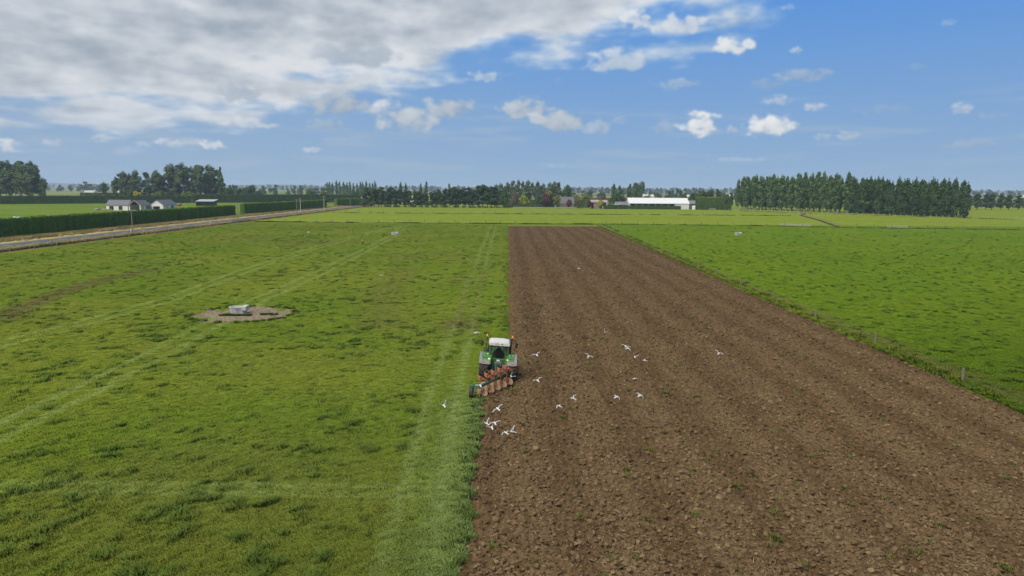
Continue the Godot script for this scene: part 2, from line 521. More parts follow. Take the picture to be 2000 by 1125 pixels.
func build_ground() -> void:
	M.grass = vmat(noise_tex(11, 0.022, 4, 0.55, 1.35), 6.3, noise_tex(12, 0.03, 3, 0.72, 1.28), 1.7)
	M.soil = vmat(noise_tex(13, 0.03, 4, 0.5, 1.4), 2.9, noise_tex(14, 0.04, 3, 0.7, 1.3), 0.83)
	M.far = vmat(noise_tex(15, 0.012, 4, 0.7, 1.25), 37.0, noise_tex(16, 0.02, 3, 0.8, 1.2), 9.0)
	var flat := func(_x: float, _z: float) -> float: return 0.0
	var plain := func(x: float, z: float) -> Color:
		var k := n_big.get_noise_2d(x * 0.05, z * 0.12)
		return Color(0.075, 0.105, 0.030).lerp(Color(0.14, 0.14, 0.055), clampf(0.4 + k * 1.2, 0, 1))
	var o := quad_sheet("ground", [Vector2(-14000, -14000), Vector2(14000, -14000), Vector2(14000, 400), Vector2(-14000, 400)], -0.5, M.far, plain, self, 60, 60)
	tag(o, "", "", "", "structure")
	# left paddock, still in grass
	var L := base("left_paddock", Vector3.ZERO)
	tag(L, "", "", "", "structure")
	var lh := func(x: float, z: float) -> float:
		return left_h(x, z) - (0.35 if x > edge_x(z) - 0.02 else 0.0)
	grid("turf", -50, 0.4, -60, 12, 0.26, 0.3, lh, left_col, M.grass, L)
	grid("turf", -106, 0.4, -130, -59.8, 0.36, 0.42, func(x: float, z: float) -> float: return lh.call(x, z) - 0.006, left_col, M.grass, L)
	grid("turf", -106, 0.4, -279, -129.6, 0.62, 1.0, func(x: float, z: float) -> float: return lh.call(x, z) - 0.012, left_col, M.grass, L)
	grid("turf", -106, -49.8, -60, 12, 1.4, 1.4, func(x: float, z: float) -> float: return left_h(x, z) - 0.018, left_col, M.grass, L)
	# ploughed land
	var P := base("ploughed_field", Vector3.ZERO)
	tag(P, "", "", "", "structure")
	var ph := func(x: float, z: float) -> float:
		if x < edge_x(z) - 0.15: return -0.4
		return plough_h(x, z)
	grid("furrows", -2.6, 34.6, -62, -21, 0.105, 0.115, ph, soil_col, M.soil, P)
	grid("furrows", -0.4, 35.2, -130, -61.8, 0.19, 0.26, func(x: float, z: float) -> float: return ph.call(x, z) - 0.01, soil_col, M.soil, P)
	grid("furrows", -0.4, 36, -262, -129.5, 0.34, 0.6, func(x: float, z: float) -> float: return ph.call(x, z) - 0.02, soil_col, M.soil, P)
	grid("furrows", -2.6, 34.6, -21.2, 12, 0.4, 0.4, func(x: float, z: float) -> float: return ph.call(x, z) - 0.02, soil_col, M.soil, P)
	# right paddock
	var R := base("right_paddock", Vector3.ZERO)
	tag(R, "", "", "", "structure")
	var rh := func(x: float, z: float) -> float:
		return right_h(x, z) + 0.06 - (0.4 if x < right_edge(z) else 0.0)
	grid("turf", 32.2, 110, -130, -20, 0.45, 0.5, rh, right_col, M.grass, R)
	grid("turf", 32.2, 330, -282, -129.6, 1.1, 1.3, func(x: float, z: float) -> float: return rh.call(x, z) - 0.01, right_col, M.grass, R)
	grid("turf", 109.8, 330, -130, -20, 2.5, 2.5, func(x: float, z: float) -> float: return rh.call(x, z) - 0.02, right_col, M.grass, R)
	# headland behind the ploughing, then the pale mown paddocks
	var hl := func(x: float, z: float) -> Color: return left_col(x - 20.0, z)
	tag(quad_sheet("headland", [Vector2(-106, -284), Vector2(330, -284), Vector2(330, -258), Vector2(-106, -258)], -0.16, M.grass, hl, self, 150, 12), "", "", "", "structure")
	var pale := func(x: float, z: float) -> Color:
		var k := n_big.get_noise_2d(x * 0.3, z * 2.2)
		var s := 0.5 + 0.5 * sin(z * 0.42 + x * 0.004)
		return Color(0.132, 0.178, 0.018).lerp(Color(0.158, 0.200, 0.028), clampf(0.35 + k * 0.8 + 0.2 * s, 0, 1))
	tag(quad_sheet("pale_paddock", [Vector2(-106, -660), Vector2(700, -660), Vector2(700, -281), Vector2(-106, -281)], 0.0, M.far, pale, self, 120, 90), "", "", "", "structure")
	# land west of the road
	var westc := func(x: float, z: float) -> Color:
		var k := n_big.get_noise_2d(x * 0.4 + 90.0, z)
		return Color(0.088, 0.150, 0.018).lerp(Color(0.130, 0.170, 0.030), clampf(0.4 + k, 0, 1))
	tag(quad_sheet("west_paddock", [Vector2(-900, -640), Vector2(-133, -640), Vector2(-133, -60), Vector2(-900, -60)], 0.0, M.far, westc, self, 80, 70), "", "", "", "structure")
	# patchwork of far fields
	var cols := [Color(0.12, 0.18, 0.04), Color(0.20, 0.17, 0.085), Color(0.09, 0.15, 0.035), Color(0.16, 0.21, 0.05), Color(0.10, 0.13, 0.045), Color(0.13, 0.105, 0.07)]
	rng.seed = 4
	var z := -665.0
	var row := 0
	while z > -5200.0:
		var dz := rnd(160.0, 320.0) * (1.0 + absf(z) / 2500.0)
		var x := -absf(z) * 1.1 - 300.0 + rnd(0, 200)
		while x < absf(z) * 1.1 + 300.0:
			var dx := rnd(220.0, 620.0)
			var cc: Color = cols[rng.randi() % cols.size()]
			var fc := func(xx: float, zz: float) -> Color: return cc * (1.0 + 0.25 * n_big.get_noise_2d(xx * 0.1, zz * 0.1))
			tag(quad_sheet("far_field", [Vector2(x, z - dz), Vector2(x + dx - 6, z - dz), Vector2(x + dx - 6, z - 8), Vector2(x, z - 8)], -0.3, M.far, fc, self, 4, 4), "", "", "", "structure")
			x += dx
		z -= dz
		row += 1

func build_road() -> void:
	var asphalt := func(x: float, z: float) -> Color:
		var w := absf(absf(x + 117.0) - 1.9)
		return Color(0.088, 0.098, 0.115) * (1.0 + 0.12 * n_mid.get_noise_2d(x, z * 0.2)) * (0.94 if w < 0.5 else 1.0)
	var m := vmat(noise_tex(17, 0.05, 3, 0.8, 1.2), 2.2, null, 1.0, 0.85)
	M.asphalt = m
	var r := grid("road", -120.8, -113.2, -640, -40, 0.76, 4.0, func(x: float, _z: float) -> float: return 0.14 - 0.006 * absf(x + 117.0), asphalt, m, self)
	tag(r, "", "", "", "structure")
	var st := newst()
	box(st, Vector3.ZERO, Vector3(0.13, 0.006, 3.0))
	var dash := commit(st)
	var paint := mat(lin(0.72, 0.72, 0.70), 0.7, 0, noise_tex(18, 0.06, 3, 0.7, 1.1), 0.7)
	for i in 44:
		part("centre_dash", dash, paint, r, Vector3(-117.0, 0.147, -110.0 - i * 10.0))
	var vc := func(x: float, z: float) -> Color:
		var k := n_mid.get_noise_2d(x, z * 0.3)
		var edge := minf(absf(x + 113.2), absf(x + 120.8))
		return Color(0.34, 0.275, 0.14).lerp(Color(0.130, 0.170, 0.030), clampf(1.05 - edge * 0.5 + k * 0.8, 0, 1))
	tag(grid("east_verge", -113.3, -105.6, -640, -40, 0.6, 1.2, func(x: float, z: float) -> float: return 0.06 + 0.05 * n_mid.get_noise_2d(x, z), vc, M.grass, self), "", "", "", "structure")
	tag(grid("west_verge", -133.4, -120.7, -640, -40, 0.6, 1.2, func(x: float, z: float) -> float: return 0.06 + 0.05 * n_mid.get_noise_2d(x, z), vc, M.grass, self), "", "", "", "structure")

# ---------- loose cover: many copies of small meshes ----------
func scatter(called: String, mesh: Mesh, m: Material, xs: Array, cs: PackedColorArray, label: String, category: String) -> void:
	var mm := MultiMesh.new()
	mm.transform_format = MultiMesh.TRANSFORM_3D
	mm.use_colors = true
	mm.mesh = mesh
	mm.instance_count = xs.size()
	for i in xs.size():
		mm.set_instance_transform(i, xs[i])
		mm.set_instance_color(i, cs[i])
	var o := MultiMeshInstance3D.new()
	o.multimesh = mm
	o.material_override = m
	o.name = numbered(called)
	add_child(o, true)
	tag(o, label, category, "", "stuff")

func tuft(sd: int, blades: int, radius: float, height: float, wide: float, lean := 0.6) -> ArrayMesh:
	rng.seed = sd
	var st := newst()
	for i in blades:
		var a := rnd(0, TAU)
		var r := sqrt(rng.randf()) * radius
		var p := Vector3(cos(a) * r, -0.02, sin(a) * r)
		var d := Vector3(cos(a), 0, sin(a)).rotated(Vector3.UP, rnd(-1, 1))
		var h := height * rnd(0.55, 1.1)
		var tip := p + d * h * rnd(0.2, 1.0) * lean + Vector3.UP * h
		var mid := p.lerp(tip, 0.55) + Vector3.UP * h * 0.12
		var s := Vector3(-d.z, 0, d.x).rotated(Vector3.UP, rnd(-0.7, 0.7)) * wide * 0.5
		var g := rnd(0.75, 1.3)
		st.set_color(Color(g, g * rnd(0.95, 1.05), g * rnd(0.7, 1.2)))
		st.set_normal((Vector3.UP * 1.6 + d + Vector3(rnd(-0.5, 0.5), 0, rnd(-0.5, 0.5))).normalized())
		for v in [p - s, mid - s * 0.8, p + s, p + s, mid - s * 0.8, mid + s * 0.8, mid - s * 0.8, tip, mid + s * 0.8]: st.add_vertex(v)
	return st.commit()

func lump(sd: int, rough: float) -> ArrayMesh:
	rng.seed = sd
	var st := newst()
	var t := (1.0 + sqrt(5.0)) / 2.0
	var vs := [Vector3(-1, t, 0), Vector3(1, t, 0), Vector3(-1, -t, 0), Vector3(1, -t, 0), Vector3(0, -1, t), Vector3(0, 1, t), Vector3(0, -1, -t), Vector3(0, 1, -t), Vector3(t, 0, -1), Vector3(t, 0, 1), Vector3(-t, 0, -1), Vector3(-t, 0, 1)]
	for i in 12: vs[i] = vs[i].normalized() * rnd(1.0 - rough, 1.0 + rough)
	for f in [[0, 11, 5], [0, 5, 1], [0, 1, 7], [0, 7, 10], [0, 10, 11], [1, 5, 9], [5, 11, 4], [11, 10, 2], [10, 7, 6], [7, 1, 8], [3, 9, 4], [3, 4, 2], [3, 2, 6], [3, 6, 8], [3, 8, 9], [4, 9, 5], [2, 4, 11], [6, 2, 10], [8, 6, 7], [9, 8, 1]]:
		var g := rnd(0.92, 1.08)
		st.set_color(Color(g, g, g))
		tri(st, vs[f[0]], vs[f[1]], vs[f[2]], vs[f[0]] + vs[f[1]] + vs[f[2]])
	return commit(st)

func xf(p: Vector3, turn: float, s: Vector3, tilt := 0.0) -> Transform3D:
	var b := Basis(Vector3.UP, turn)
	if tilt != 0.0: b = b * Basis(Vector3.RIGHT, tilt)
	return Transform3D(b.scaled_local(s), p)

func build_cover() -> void:
	var blade := mat(Color.WHITE, 0.95)
	blade.vertex_color_use_as_albedo = true
	blade.metallic_specular = 0.05
	blade.backlight = Color(0.25, 0.3, 0.1)
	M.blade = blade
	var earth := mat(Color.WHITE, 0.95, 0, noise_tex(19, 0.05, 4, 0.6, 1.3), 0.9)
	earth.vertex_color_use_as_albedo = true
	earth.metallic_specular = 0.04
	M.earth = earth
	var short := [tuft(1, 16, 0.19, 0.075, 0.016), tuft(2, 16, 0.21, 0.065, 0.018), tuft(3, 14, 0.18, 0.09, 0.015)]
	var rank := [tuft(4, 26, 0.22, 0.24, 0.02, 0.8), tuft(5, 26, 0.26, 0.20, 0.022, 0.9)]
	# short pasture on the left paddock
	for v in 3:
		var xs := []
		var cs := PackedColorArray()
		rng.seed = 100 + v
		for i in 56000:
			var d := 21.0 + 252.0 * pow(rng.randf(), 2.0)
			var x := -rng.randf() * minf(0.8 * d + 3.0, 104.0)
			var z := -d
			if x > edge_x(z) - 0.05 or in_dirt(x, z) > 0.4: continue
			var c := left_col(x, z) * rnd(0.95, 1.5)
			c.b *= rnd(0.7, 1.3)
			var s := rnd(0.8, 1.3) * (1.0 + d / 160.0)
			xs.append(xf(Vector3(x, left_h(x, z), z), rnd(0, TAU), Vector3(s, rnd(0.7, 1.15), s)))
			cs.append(c)
		scatter("pasture_grass", short[v], blade, xs, cs, "short green grass of the unploughed paddock on the left", "grass")
	# ranker dark clumps
	for v in 2:
		var xs := []
		var cs := PackedColorArray()
		rng.seed = 120 + v
		for i in 80000:
			var d := 21.0 + 240.0 * pow(rng.randf(), 1.5)
			var x := -rng.randf() * minf(0.8 * d + 3.0, 104.0)
			var z := -d
			if x > edge_x(z) - 0.1 or in_dirt(x, z) > 0.3: continue
			var k := 0.75 * n_mid.get_noise_2d(x * 1.25, z * 1.25) + 0.5 * n_mid.get_noise_2d(x * 2.7 + 40.0, z * 2.7) + 0.35 * n_big.get_noise_2d(x * 1.5 + 60.0, z * 1.5)
			var soft := sm(0.12, 0.6, k)
			if rng.randf() > soft * 0.5 or (x > -5.5 and z > -48.0): continue
			if track(x, z, track_a, 1.0, 0.42) + track(x, z, track_b, 1.0, 0.42) + track(x, z, track_d, 0.95, 0.45) > 0.4: continue
			if rng.randf() < sm(90.0, 240.0, d) * 0.7: continue
			var g := rnd(0.85, 1.4)
			var s := rnd(0.8, 1.3) * (1.0 + d / 300.0)
			xs.append(xf(Vector3(x, left_h(x, z), z), rnd(0, TAU), Vector3(s, s * rnd(0.55, 0.8), s)))
			cs.append((left_col(x, z) * 1.1).lerp(Color(0.072, 0.124, 0.028) * g, 0.25 + 0.3 * soft))
		scatter("rank_grass", rank[v], blade, xs, cs, "dark rank grass clumps dotted over the left paddock", "grass")
	# right paddock
	var xs2 := []
	var cs2 := PackedColorArray()
	rng.seed = 131
	for i in 90000:
		var d := 41.0 + 236.0 * pow(rng.randf(), 1.8)
		var x := 33.0 + rng.randf() * maxf(0.8 * d - 30.0, 1.0)
		var z := -d
		if x < right_edge(z) + 0.05: continue
		var c := right_col(x, z) * rnd(0.95, 1.45)
		var s := rnd(0.9, 1.4) * (1.0 + d / 200.0)
		xs2.append(xf(Vector3(x, right_h(x, z) + 0.06, z), rnd(0, TAU), Vector3(s, rnd(0.8, 1.3), s)))
		cs2.append(c)
	scatter("pasture_grass", short[0], blade, xs2, cs2, "lush green grass of the paddock right of the ploughed land", "grass")
	var xs3 := []
	var cs3 := PackedColorArray()
	rng.seed = 132
	for i in 17000:
		var d := 41.0 + 220.0 * pow(rng.randf(), 1.2)
		var x := 33.6 + rng.randf() * maxf(0.8 * d - 30.0, 1.0)
		if n_mid.get_noise_2d(x * 1.7, -d * 1.7) < 0.24 + rnd(-0.05, 0.18) or rng.randf() < sm(100.0, 240.0, d) * 0.8: continue
		var s := rnd(0.8, 1.4) * (1.0 + d / 220.0)
		xs3.append(xf(Vector3(x, right_h(x, -d) + 0.06, -d), rnd(0, TAU), Vector3(s, s * rnd(0.5, 0.75), s)))
		cs3.append(Color(0.082, 0.142, 0.020) * rnd(0.8, 1.3))
	scatter("rank_grass", rank[0], blade, xs3, cs3, "dark rank grass clumps in the right-hand paddock", "grass")
	# torn turf lip along the fresh furrow
	var xs4 := []
	var cs4 := PackedColorArray()
	rng.seed = 140
	for i in 1000:
		var z := rnd(-47.0, -18.0)
		var x := edge_x(z) - absf(rng.randfn(0.0, 0.35)) + 0.1
		xs4.append(xf(Vector3(x, left_h(x, z) - 0.03, z), rnd(0, TAU), Vector3(1.0, 0.6, 1.0) * rnd(0.6, 1.2), rnd(-0.3, 0.3)))
		cs4.append(Color(0.130, 0.195, 0.062) * rnd(0.65, 1.25))
	for i in 900:
		var z := rnd(-262.0, -18.0)
		var x := right_edge(z) + absf(rng.randfn(0.0, 0.5)) - 0.05
		xs4.append(xf(Vector3(x, right_h(x, z) + 0.04, z), rnd(0, TAU), Vector3.ONE * rnd(0.8, 1.5)))
		cs4.append(Color(0.13, 0.19, 0.02) * rnd(0.75, 1.25))
	scatter("furrow_edge_grass", rank[1], blade, xs4, cs4, "ragged grass hanging over the edges of the ploughed land", "grass")
	# clods
	var lumps := [lump(31, 0.34), lump(32, 0.42), lump(33, 0.4), lump(34, 0.5)]
	for v in 4:
		var xs := []
		var cs := PackedColorArray()
		rng.seed = 150 + v
		for i in 62000:
			var d := 20.0 + 238.0 * pow(rng.randf(), 2.0)
			var x0 := -1.7 if d < 46.0 else 0.1
			var x := x0 + rng.randf() * minf(33.2 - x0, 0.8 * d - x0 + 2.0)
			var z := -d
			if x < edge_x(z) + 0.25 or x > right_edge(z) - 0.05: continue
			if z > -49.5 and z < -44.6 and x < lerpf(0.25, -1.75, clampf((z + 48.4) / 3.2, 0.0, 1.0)): continue
			var s := 0.014 + 0.085 * pow(rng.randf(), 4.5) + d * 0.00015
			var b := band(x, z)
			if rng.randf() > 0.72 + 0.28 * b: continue
			var lo := soil_col(x, z)
			var c := lo.lerp(Color(0.20, 0.142, 0.082), pow(rng.randf(), 2.4) * 0.6) * rnd(0.7, 1.3)
			var st_ := Vector3(s * rnd(0.7, 1.7), s * rnd(0.5, 1.0), s * rnd(0.7, 1.6))
			xs.append(xf(Vector3(x, plough_h(x, z) + s * 0.2, z), rnd(0, TAU), st_, rnd(-0.9, 0.9)))
			cs.append(c)
		scatter("soil_clod", lumps[v], earth, xs, cs, "brown clods lying over the ploughed land", "clods")
	# pale roots and straw
	var st := newst()
	box(st, Vector3.ZERO, Vector3(0.014, 0.010, 1.0), 0.003)
	var straw := commit(st)
	var xs5 := []
	var cs5 := PackedColorArray()
	rng.seed = 160
	for i in 16000:
		var d := 20.0 + 230.0 * pow(rng.randf(), 1.8)
		var x := -1.2 + rng.randf() * minf(34.0, 0.8 * d + 2.0)
		var z := -d
		if x < edge_x(z) + 0.4 or x > right_edge(z) - 0.1 or rng.randf() > 0.3 + 0.7 * band(x, z): continue
		var s := rnd(0.10, 0.30)
		xs5.append(xf(Vector3(x, plough_h(x, z) + 0.04, z), rnd(0, TAU), Vector3(1.0 + d / 60.0, 1.0, s), rnd(-0.4, 0.4)))
		cs5.append(Color(0.26, 0.195, 0.12) * rnd(0.5, 1.2))
	scatter("straw", straw, earth, xs5, cs5, "pale roots and straw turned up among the clods", "straw")
	var xs6 := []
	var cs6 := PackedColorArray()
	rng.seed = 161
	for i in 420:
		var d := 22.0 + 110.0 * pow(rng.randf(), 1.3)
		var x := -1.0 + rng.randf() * minf(33.0, 0.8 * d + 2.0)
		if x < edge_x(-d) + 0.8 or x > right_edge(-d) - 0.3: continue
		for k in rng.randi_range(1, 4):
			var p := Vector3(x + rnd(-0.15, 0.15), 0, -d + rnd(-0.15, 0.15))
			p.y = plough_h(p.x, p.z) + 0.01
			xs6.append(xf(p, rnd(0, TAU), Vector3.ONE * rnd(0.4, 0.95), rnd(-0.6, 0.6)))
			cs6.append(Color(0.085, 0.15, 0.025) * rnd(0.7, 1.35))
	scatter("grass_sprig", rank[1], blade, xs6, cs6, "green sprigs of buried turf poking through the ploughed soil", "grass")
	# stones on the bare patch and the weeds round it
	var xs7 := []
	var cs7 := PackedColorArray()
	rng.seed = 165
	for i in 2600:
		var x := rnd(-35.5, -23.5)
		var z := rnd(-80.5, -70.0)
		if in_dirt(x, z) < 0.5: continue
		var s := 0.02 + 0.05 * pow(rng.randf(), 3.0)
		xs7.append(xf(Vector3(x, left_h(x, z) + s * 0.3, z), rnd(0, TAU), Vector3(s * 1.3, s * 0.8, s)))
		cs7.append(Color(0.24, 0.20, 0.17) * rnd(0.5, 1.35))
	scatter("stone", lumps[0], earth, xs7, cs7, "small stones on the bare ground around the near trough", "stones")
	var xs8 := []
	var cs8 := PackedColorArray()
	for i in 480:
		var a := rnd(0, TAU)
		var p := Vector3(-29.4 + cos(a) * 5.6 * rnd(0.92, 1.12), 0, -75.2 + sin(a) * 4.8 * rnd(0.92, 1.12))
		if i < 110: p = Vector3(-30.0 + rnd(-1.5, 1.7), 0, -74.3 + rnd(-0.35, 0.3))
		elif i < 150: p = Vector3(-26.6 + rnd(-1.0, 1.0), 0, -74.9 + rnd(-0.4, 0.4))
		if i >= 150 and n_mid.get_noise_2d(p.x * 1.4 + 30.0, p.z * 1.4) < 0.02: continue
		p.y = left_h(p.x, p.z)
		xs8.append(xf(p, rnd(0, TAU), Vector3.ONE * rnd(0.7, 1.25)))
		cs8.append(Color(0.058, 0.105, 0.022) * rnd(0.7, 1.35))
	scatter("trough_weeds", rank[0], blade, xs8, cs8, "dark weeds around and on the bare patch at the near trough", "weeds")
	# dry grass of the road verges
	var xs9 := []
	var cs9 := PackedColorArray()
	rng.seed = 170
	for i in 34000:
		var z := -95.0 - 480.0 * pow(rng.randf(), 1.3)
		var x := 0.0
		if rng.randf() < 0.5: x = -106.6 - absf(rng.randfn(0.0, 2.2))
		else: x = -131.6 + absf(rng.randfn(0.0, 2.6))
		if x > -122.5 and x < -111.0: continue
		var dry := clampf(0.6 + n_mid.get_noise_2d(x, z * 0.3), 0, 1)
		var c := Color(0.22, 0.25, 0.07).lerp(Color(0.56, 0.435, 0.25), dry) * rnd(0.7, 1.2)
		xs9.append(xf(Vector3(x, 0.05, z), rnd(0, TAU), Vector3.ONE * rnd(0.6, 1.3)))
		cs9.append(c)
	scatter("verge_grass", tuft(7, 34, 0.55, 0.6, 0.05, 0.6), blade, xs9, cs9, "tall dry tan grass along both sides of the road", "grass")

# ---------- fences ----------
func fence(called: String, label: String, pts: Array, spacing: float, ph: float, pw: float, wires: int, c: Color, rails := 0, y := 0.0, rank_grass := 0.0, gc := Color(0.085, 0.115, 0.034)) -> void:
	var f := base(called, Vector3(pts[0].x, y, pts[0].y))
	tag(f, label, "fence")
	var st := newst()
	prism(st, [Vector2(-pw, -pw * 0.5), Vector2(-pw * 0.5, -pw), Vector2(pw * 0.5, -pw), Vector2(pw, -pw * 0.5), Vector2(pw, pw * 0.5), Vector2(pw * 0.5, pw), Vector2(-pw * 0.5, pw), Vector2(-pw, pw * 0.5)], -0.3, ph, Transform3D(Basis(Vector3.RIGHT, -PI / 2), Vector3.ZERO))
	var post := commit(st)
	var m := mat(c, 0.9, 0, M.grain, 0.6)
	var wire := mat(lin(0.30, 0.30, 0.30), 0.5, 0.7)
	rng.seed = int(absf(pts[0].x * 31.0 + pts[0].y * 7.0))
	for i in pts.size() - 1:
		var a: Vector2 = pts[i]
		var b: Vector2 = pts[i + 1]
		var n := int(round(a.distance_to(b) / spacing))
		for k in n + (1 if i == pts.size() - 2 else 0):
			var p := a.lerp(b, float(k) / n)
			var o := part("post", post, m, f, Vector3(p.x - pts[0].x, 0, p.y - pts[0].y))
			o.rotation = Vector3(rnd(-0.04, 0.04), rnd(0, TAU), rnd(-0.04, 0.04))
			o.scale.y = rnd(0.9, 1.1)
		var dir := Vector3(b.x - a.x, 0, b.y - a.y)
		var mid := Vector3((a.x + b.x) * 0.5 - pts[0].x, 0, (a.y + b.y) * 0.5 - pts[0].y)
		for w in wires + rails:
			var s2 := newst()
			var hh := ph * (0.25 + 0.65 * (w + 0.5) / (wires + rails))
			box(s2, mid + Vector3(0, hh, 0) + (Vector3(-dir.z, 0, dir.x).normalized() * (pw + 0.02) if rails else Vector3.ZERO), Vector3(0.035 if rails else 0.006, 0.13 if rails else 0.006, dir.length()), 0.0, Basis(Vector3.UP, atan2(dir.x, dir.z)))
			obj("rail" if rails else "wire", s2, m if rails else wire, f)
		if rank_grass > 0.0:
			var n2 := int(dir.length() * rank_grass)
			for k in n2:
				var t := rng.randf()
				var g := n_mid.get_noise_2d(a.x + t * dir.length() * 0.35, a.y)
				if g < rnd(-0.45, 0.25): continue
				line_x.append(xf(Vector3(a.x + dir.x * t, y, a.y + dir.z * t) + Vector3(rng.randfn(0, 0.25), 0, rng.randfn(0, 0.25)), rnd(0, TAU), Vector3.ONE * (rnd(0.6, 1.0) + maxf(g, 0.0) * 0.8)))
				line_c.append(gc * rnd(0.65, 1.3))

var line_x := []
var line_c := PackedColorArray()

func build_fences() -> void:
	M.grain = noise_tex(22, 0.05, 4, 0.65, 1.25, 256)
	var grey := lin(0.17, 0.155, 0.135)
	fence("post_fence", "grey timber post fence running beside the ploughed land's right edge", [Vector2(33.6, -24), Vector2(34.1, -61.7), Vector2(35.3, -114), Vector2(36.6, -200), Vector2(38.2, -276)], 12.6, 0.95, 0.075, 2, lin(0.15, 0.138, 0.118), 0, 0.05, 1.6, Color(0.17, 0.19, 0.035))
	fence("wire_fence", "long wire fence across the far end of the ploughed land", [Vector2(-104, -282), Vector2(-46, -278), Vector2(40, -279), Vector2(103, -272), Vector2(128, -264)], 6.3, 1.4, 0.10, 3, grey, 0, 0.0, 9.0)
	fence("wire_fence", "wire fence continuing right from the grassy corner, nearest the pale paddocks", [Vector2(128, -264), Vector2(192, -256), Vector2(330, -245)], 6.3, 1.4, 0.10, 3, grey, 0, 0.0, 7.0)
	fence("wire_fence", "second wire fence crossing the pale paddocks before the white shed", [Vector2(-98, -386), Vector2(0, -388), Vector2(75, -389), Vector2(160, -388)], 6.9, 1.4, 0.11, 3, grey, 0, 0.0, 8.0)
	fence("wire_fence", "wire fence slanting through brown rank grass between the right-hand pale paddocks", [Vector2(181, -418), Vector2(167, -390), Vector2(150, -330), Vector2(129, -266)], 5.0, 1.4, 0.10, 3, grey, 0, 0.0, 24.0, Color(0.20, 0.15, 0.075))
	fence("wire_fence", "pale close-posted fence along the foot of the poplar stand", [Vector2(157, -486), Vector2(184, -440), Vector2(222, -398), Vector2(262, -352), Vector2(330, -322)], 3.0, 1.5, 0.09, 4, lin(0.34, 0.33, 0.31), 0, 0.0, 6.0, Color(0.18, 0.15, 0.075))
	fence("roadside_fence", "grey wire fence half hidden in dry grass along the road", [Vector2(-106.2, -100), Vector2(-106.2, -276)], 7.5, 1.1, 0.06, 3, lin(0.33, 0.31, 0.28), 0, 0.05)
	fence("rail_gate", "weathered timber rails at the roadside corner of the left paddock", [Vector2(-107.5, -268), Vector2(-107.5, -286)], 3.0, 1.3, 0.08, 0, lin(0.30, 0.26, 0.21), 4, 0.05)
	fence("rail_fence", "low pale rail fence in front of the garden trees", [Vector2(4, -502), Vector2(50, -503)], 3.0, 1.25, 0.07, 0, lin(0.38, 0.36, 0.34), 3, 0.0)
	fence("rail_gate", "timber rail gate in the long fence near the right-hand trough", [Vector2(108, -271.4), Vector2(119, -268.0)], 3.6, 1.35, 0.08, 0, lin(0.34, 0.32, 0.29), 3, 0.0)
	fence("rail_gate", "timber rails in the fence at far right of the pale paddocks", [Vector2(146, -262.2), Vector2(153, -261.2)], 2.4, 1.3, 0.08, 0, lin(0.34, 0.31, 0.28), 3, 0.0)
	fence("rail_fence", "pale yard rails between the clipped hedge blocks", [Vector2(144, -497), Vector2(152, -497)], 2.6, 1.3, 0.07, 0, lin(0.36, 0.34, 0.32), 3, 0.0)
	scatter("fence_line_grass", tuft(6, 28, 0.42, 0.36, 0.035, 0.8), M.blade, line_x, line_c, "dark uncut grass along the foot of the fences", "grass")

# ---------- trees, hedges ----------
func leaf(st: SurfaceTool, p: Vector3, s: float, out: Vector3, tone: Color) -> void:
	var n := (out.normalized() + Vector3(rnd(-1, 1), rnd(-1, 1), rnd(-1, 1)) * 0.9).normalized()
	var u := n.cross(Vector3(rnd(-1, 1), rnd(-1, 1), rnd(-1, 1))).normalized() * s * 0.5
	var v := n.cross(u).normalized() * s * rnd(0.35, 0.55)
	var g := rnd(1.0, 1.8)
	st.set_color(Color(tone.r * g, tone.g * g, tone.b * g * rnd(0.8, 1.2)))
	tri(st, p - u, p + v, p + u, n)
	tri(st, p - u, p + u, p - v, n)

func clump(st: SurfaceTool, c: Vector3, r: Vector3, count: int, s: float, tone: Color) -> void:
	for i in count:
		var d := Vector3(rng.randfn(), rng.randfn(), rng.randfn()).normalized()
		var k := pow(rng.randf(), 0.38)
		leaf(st, c + d * r * k, s * rnd(0.7, 1.3), d + Vector3(0, 0.35, 0), tone)

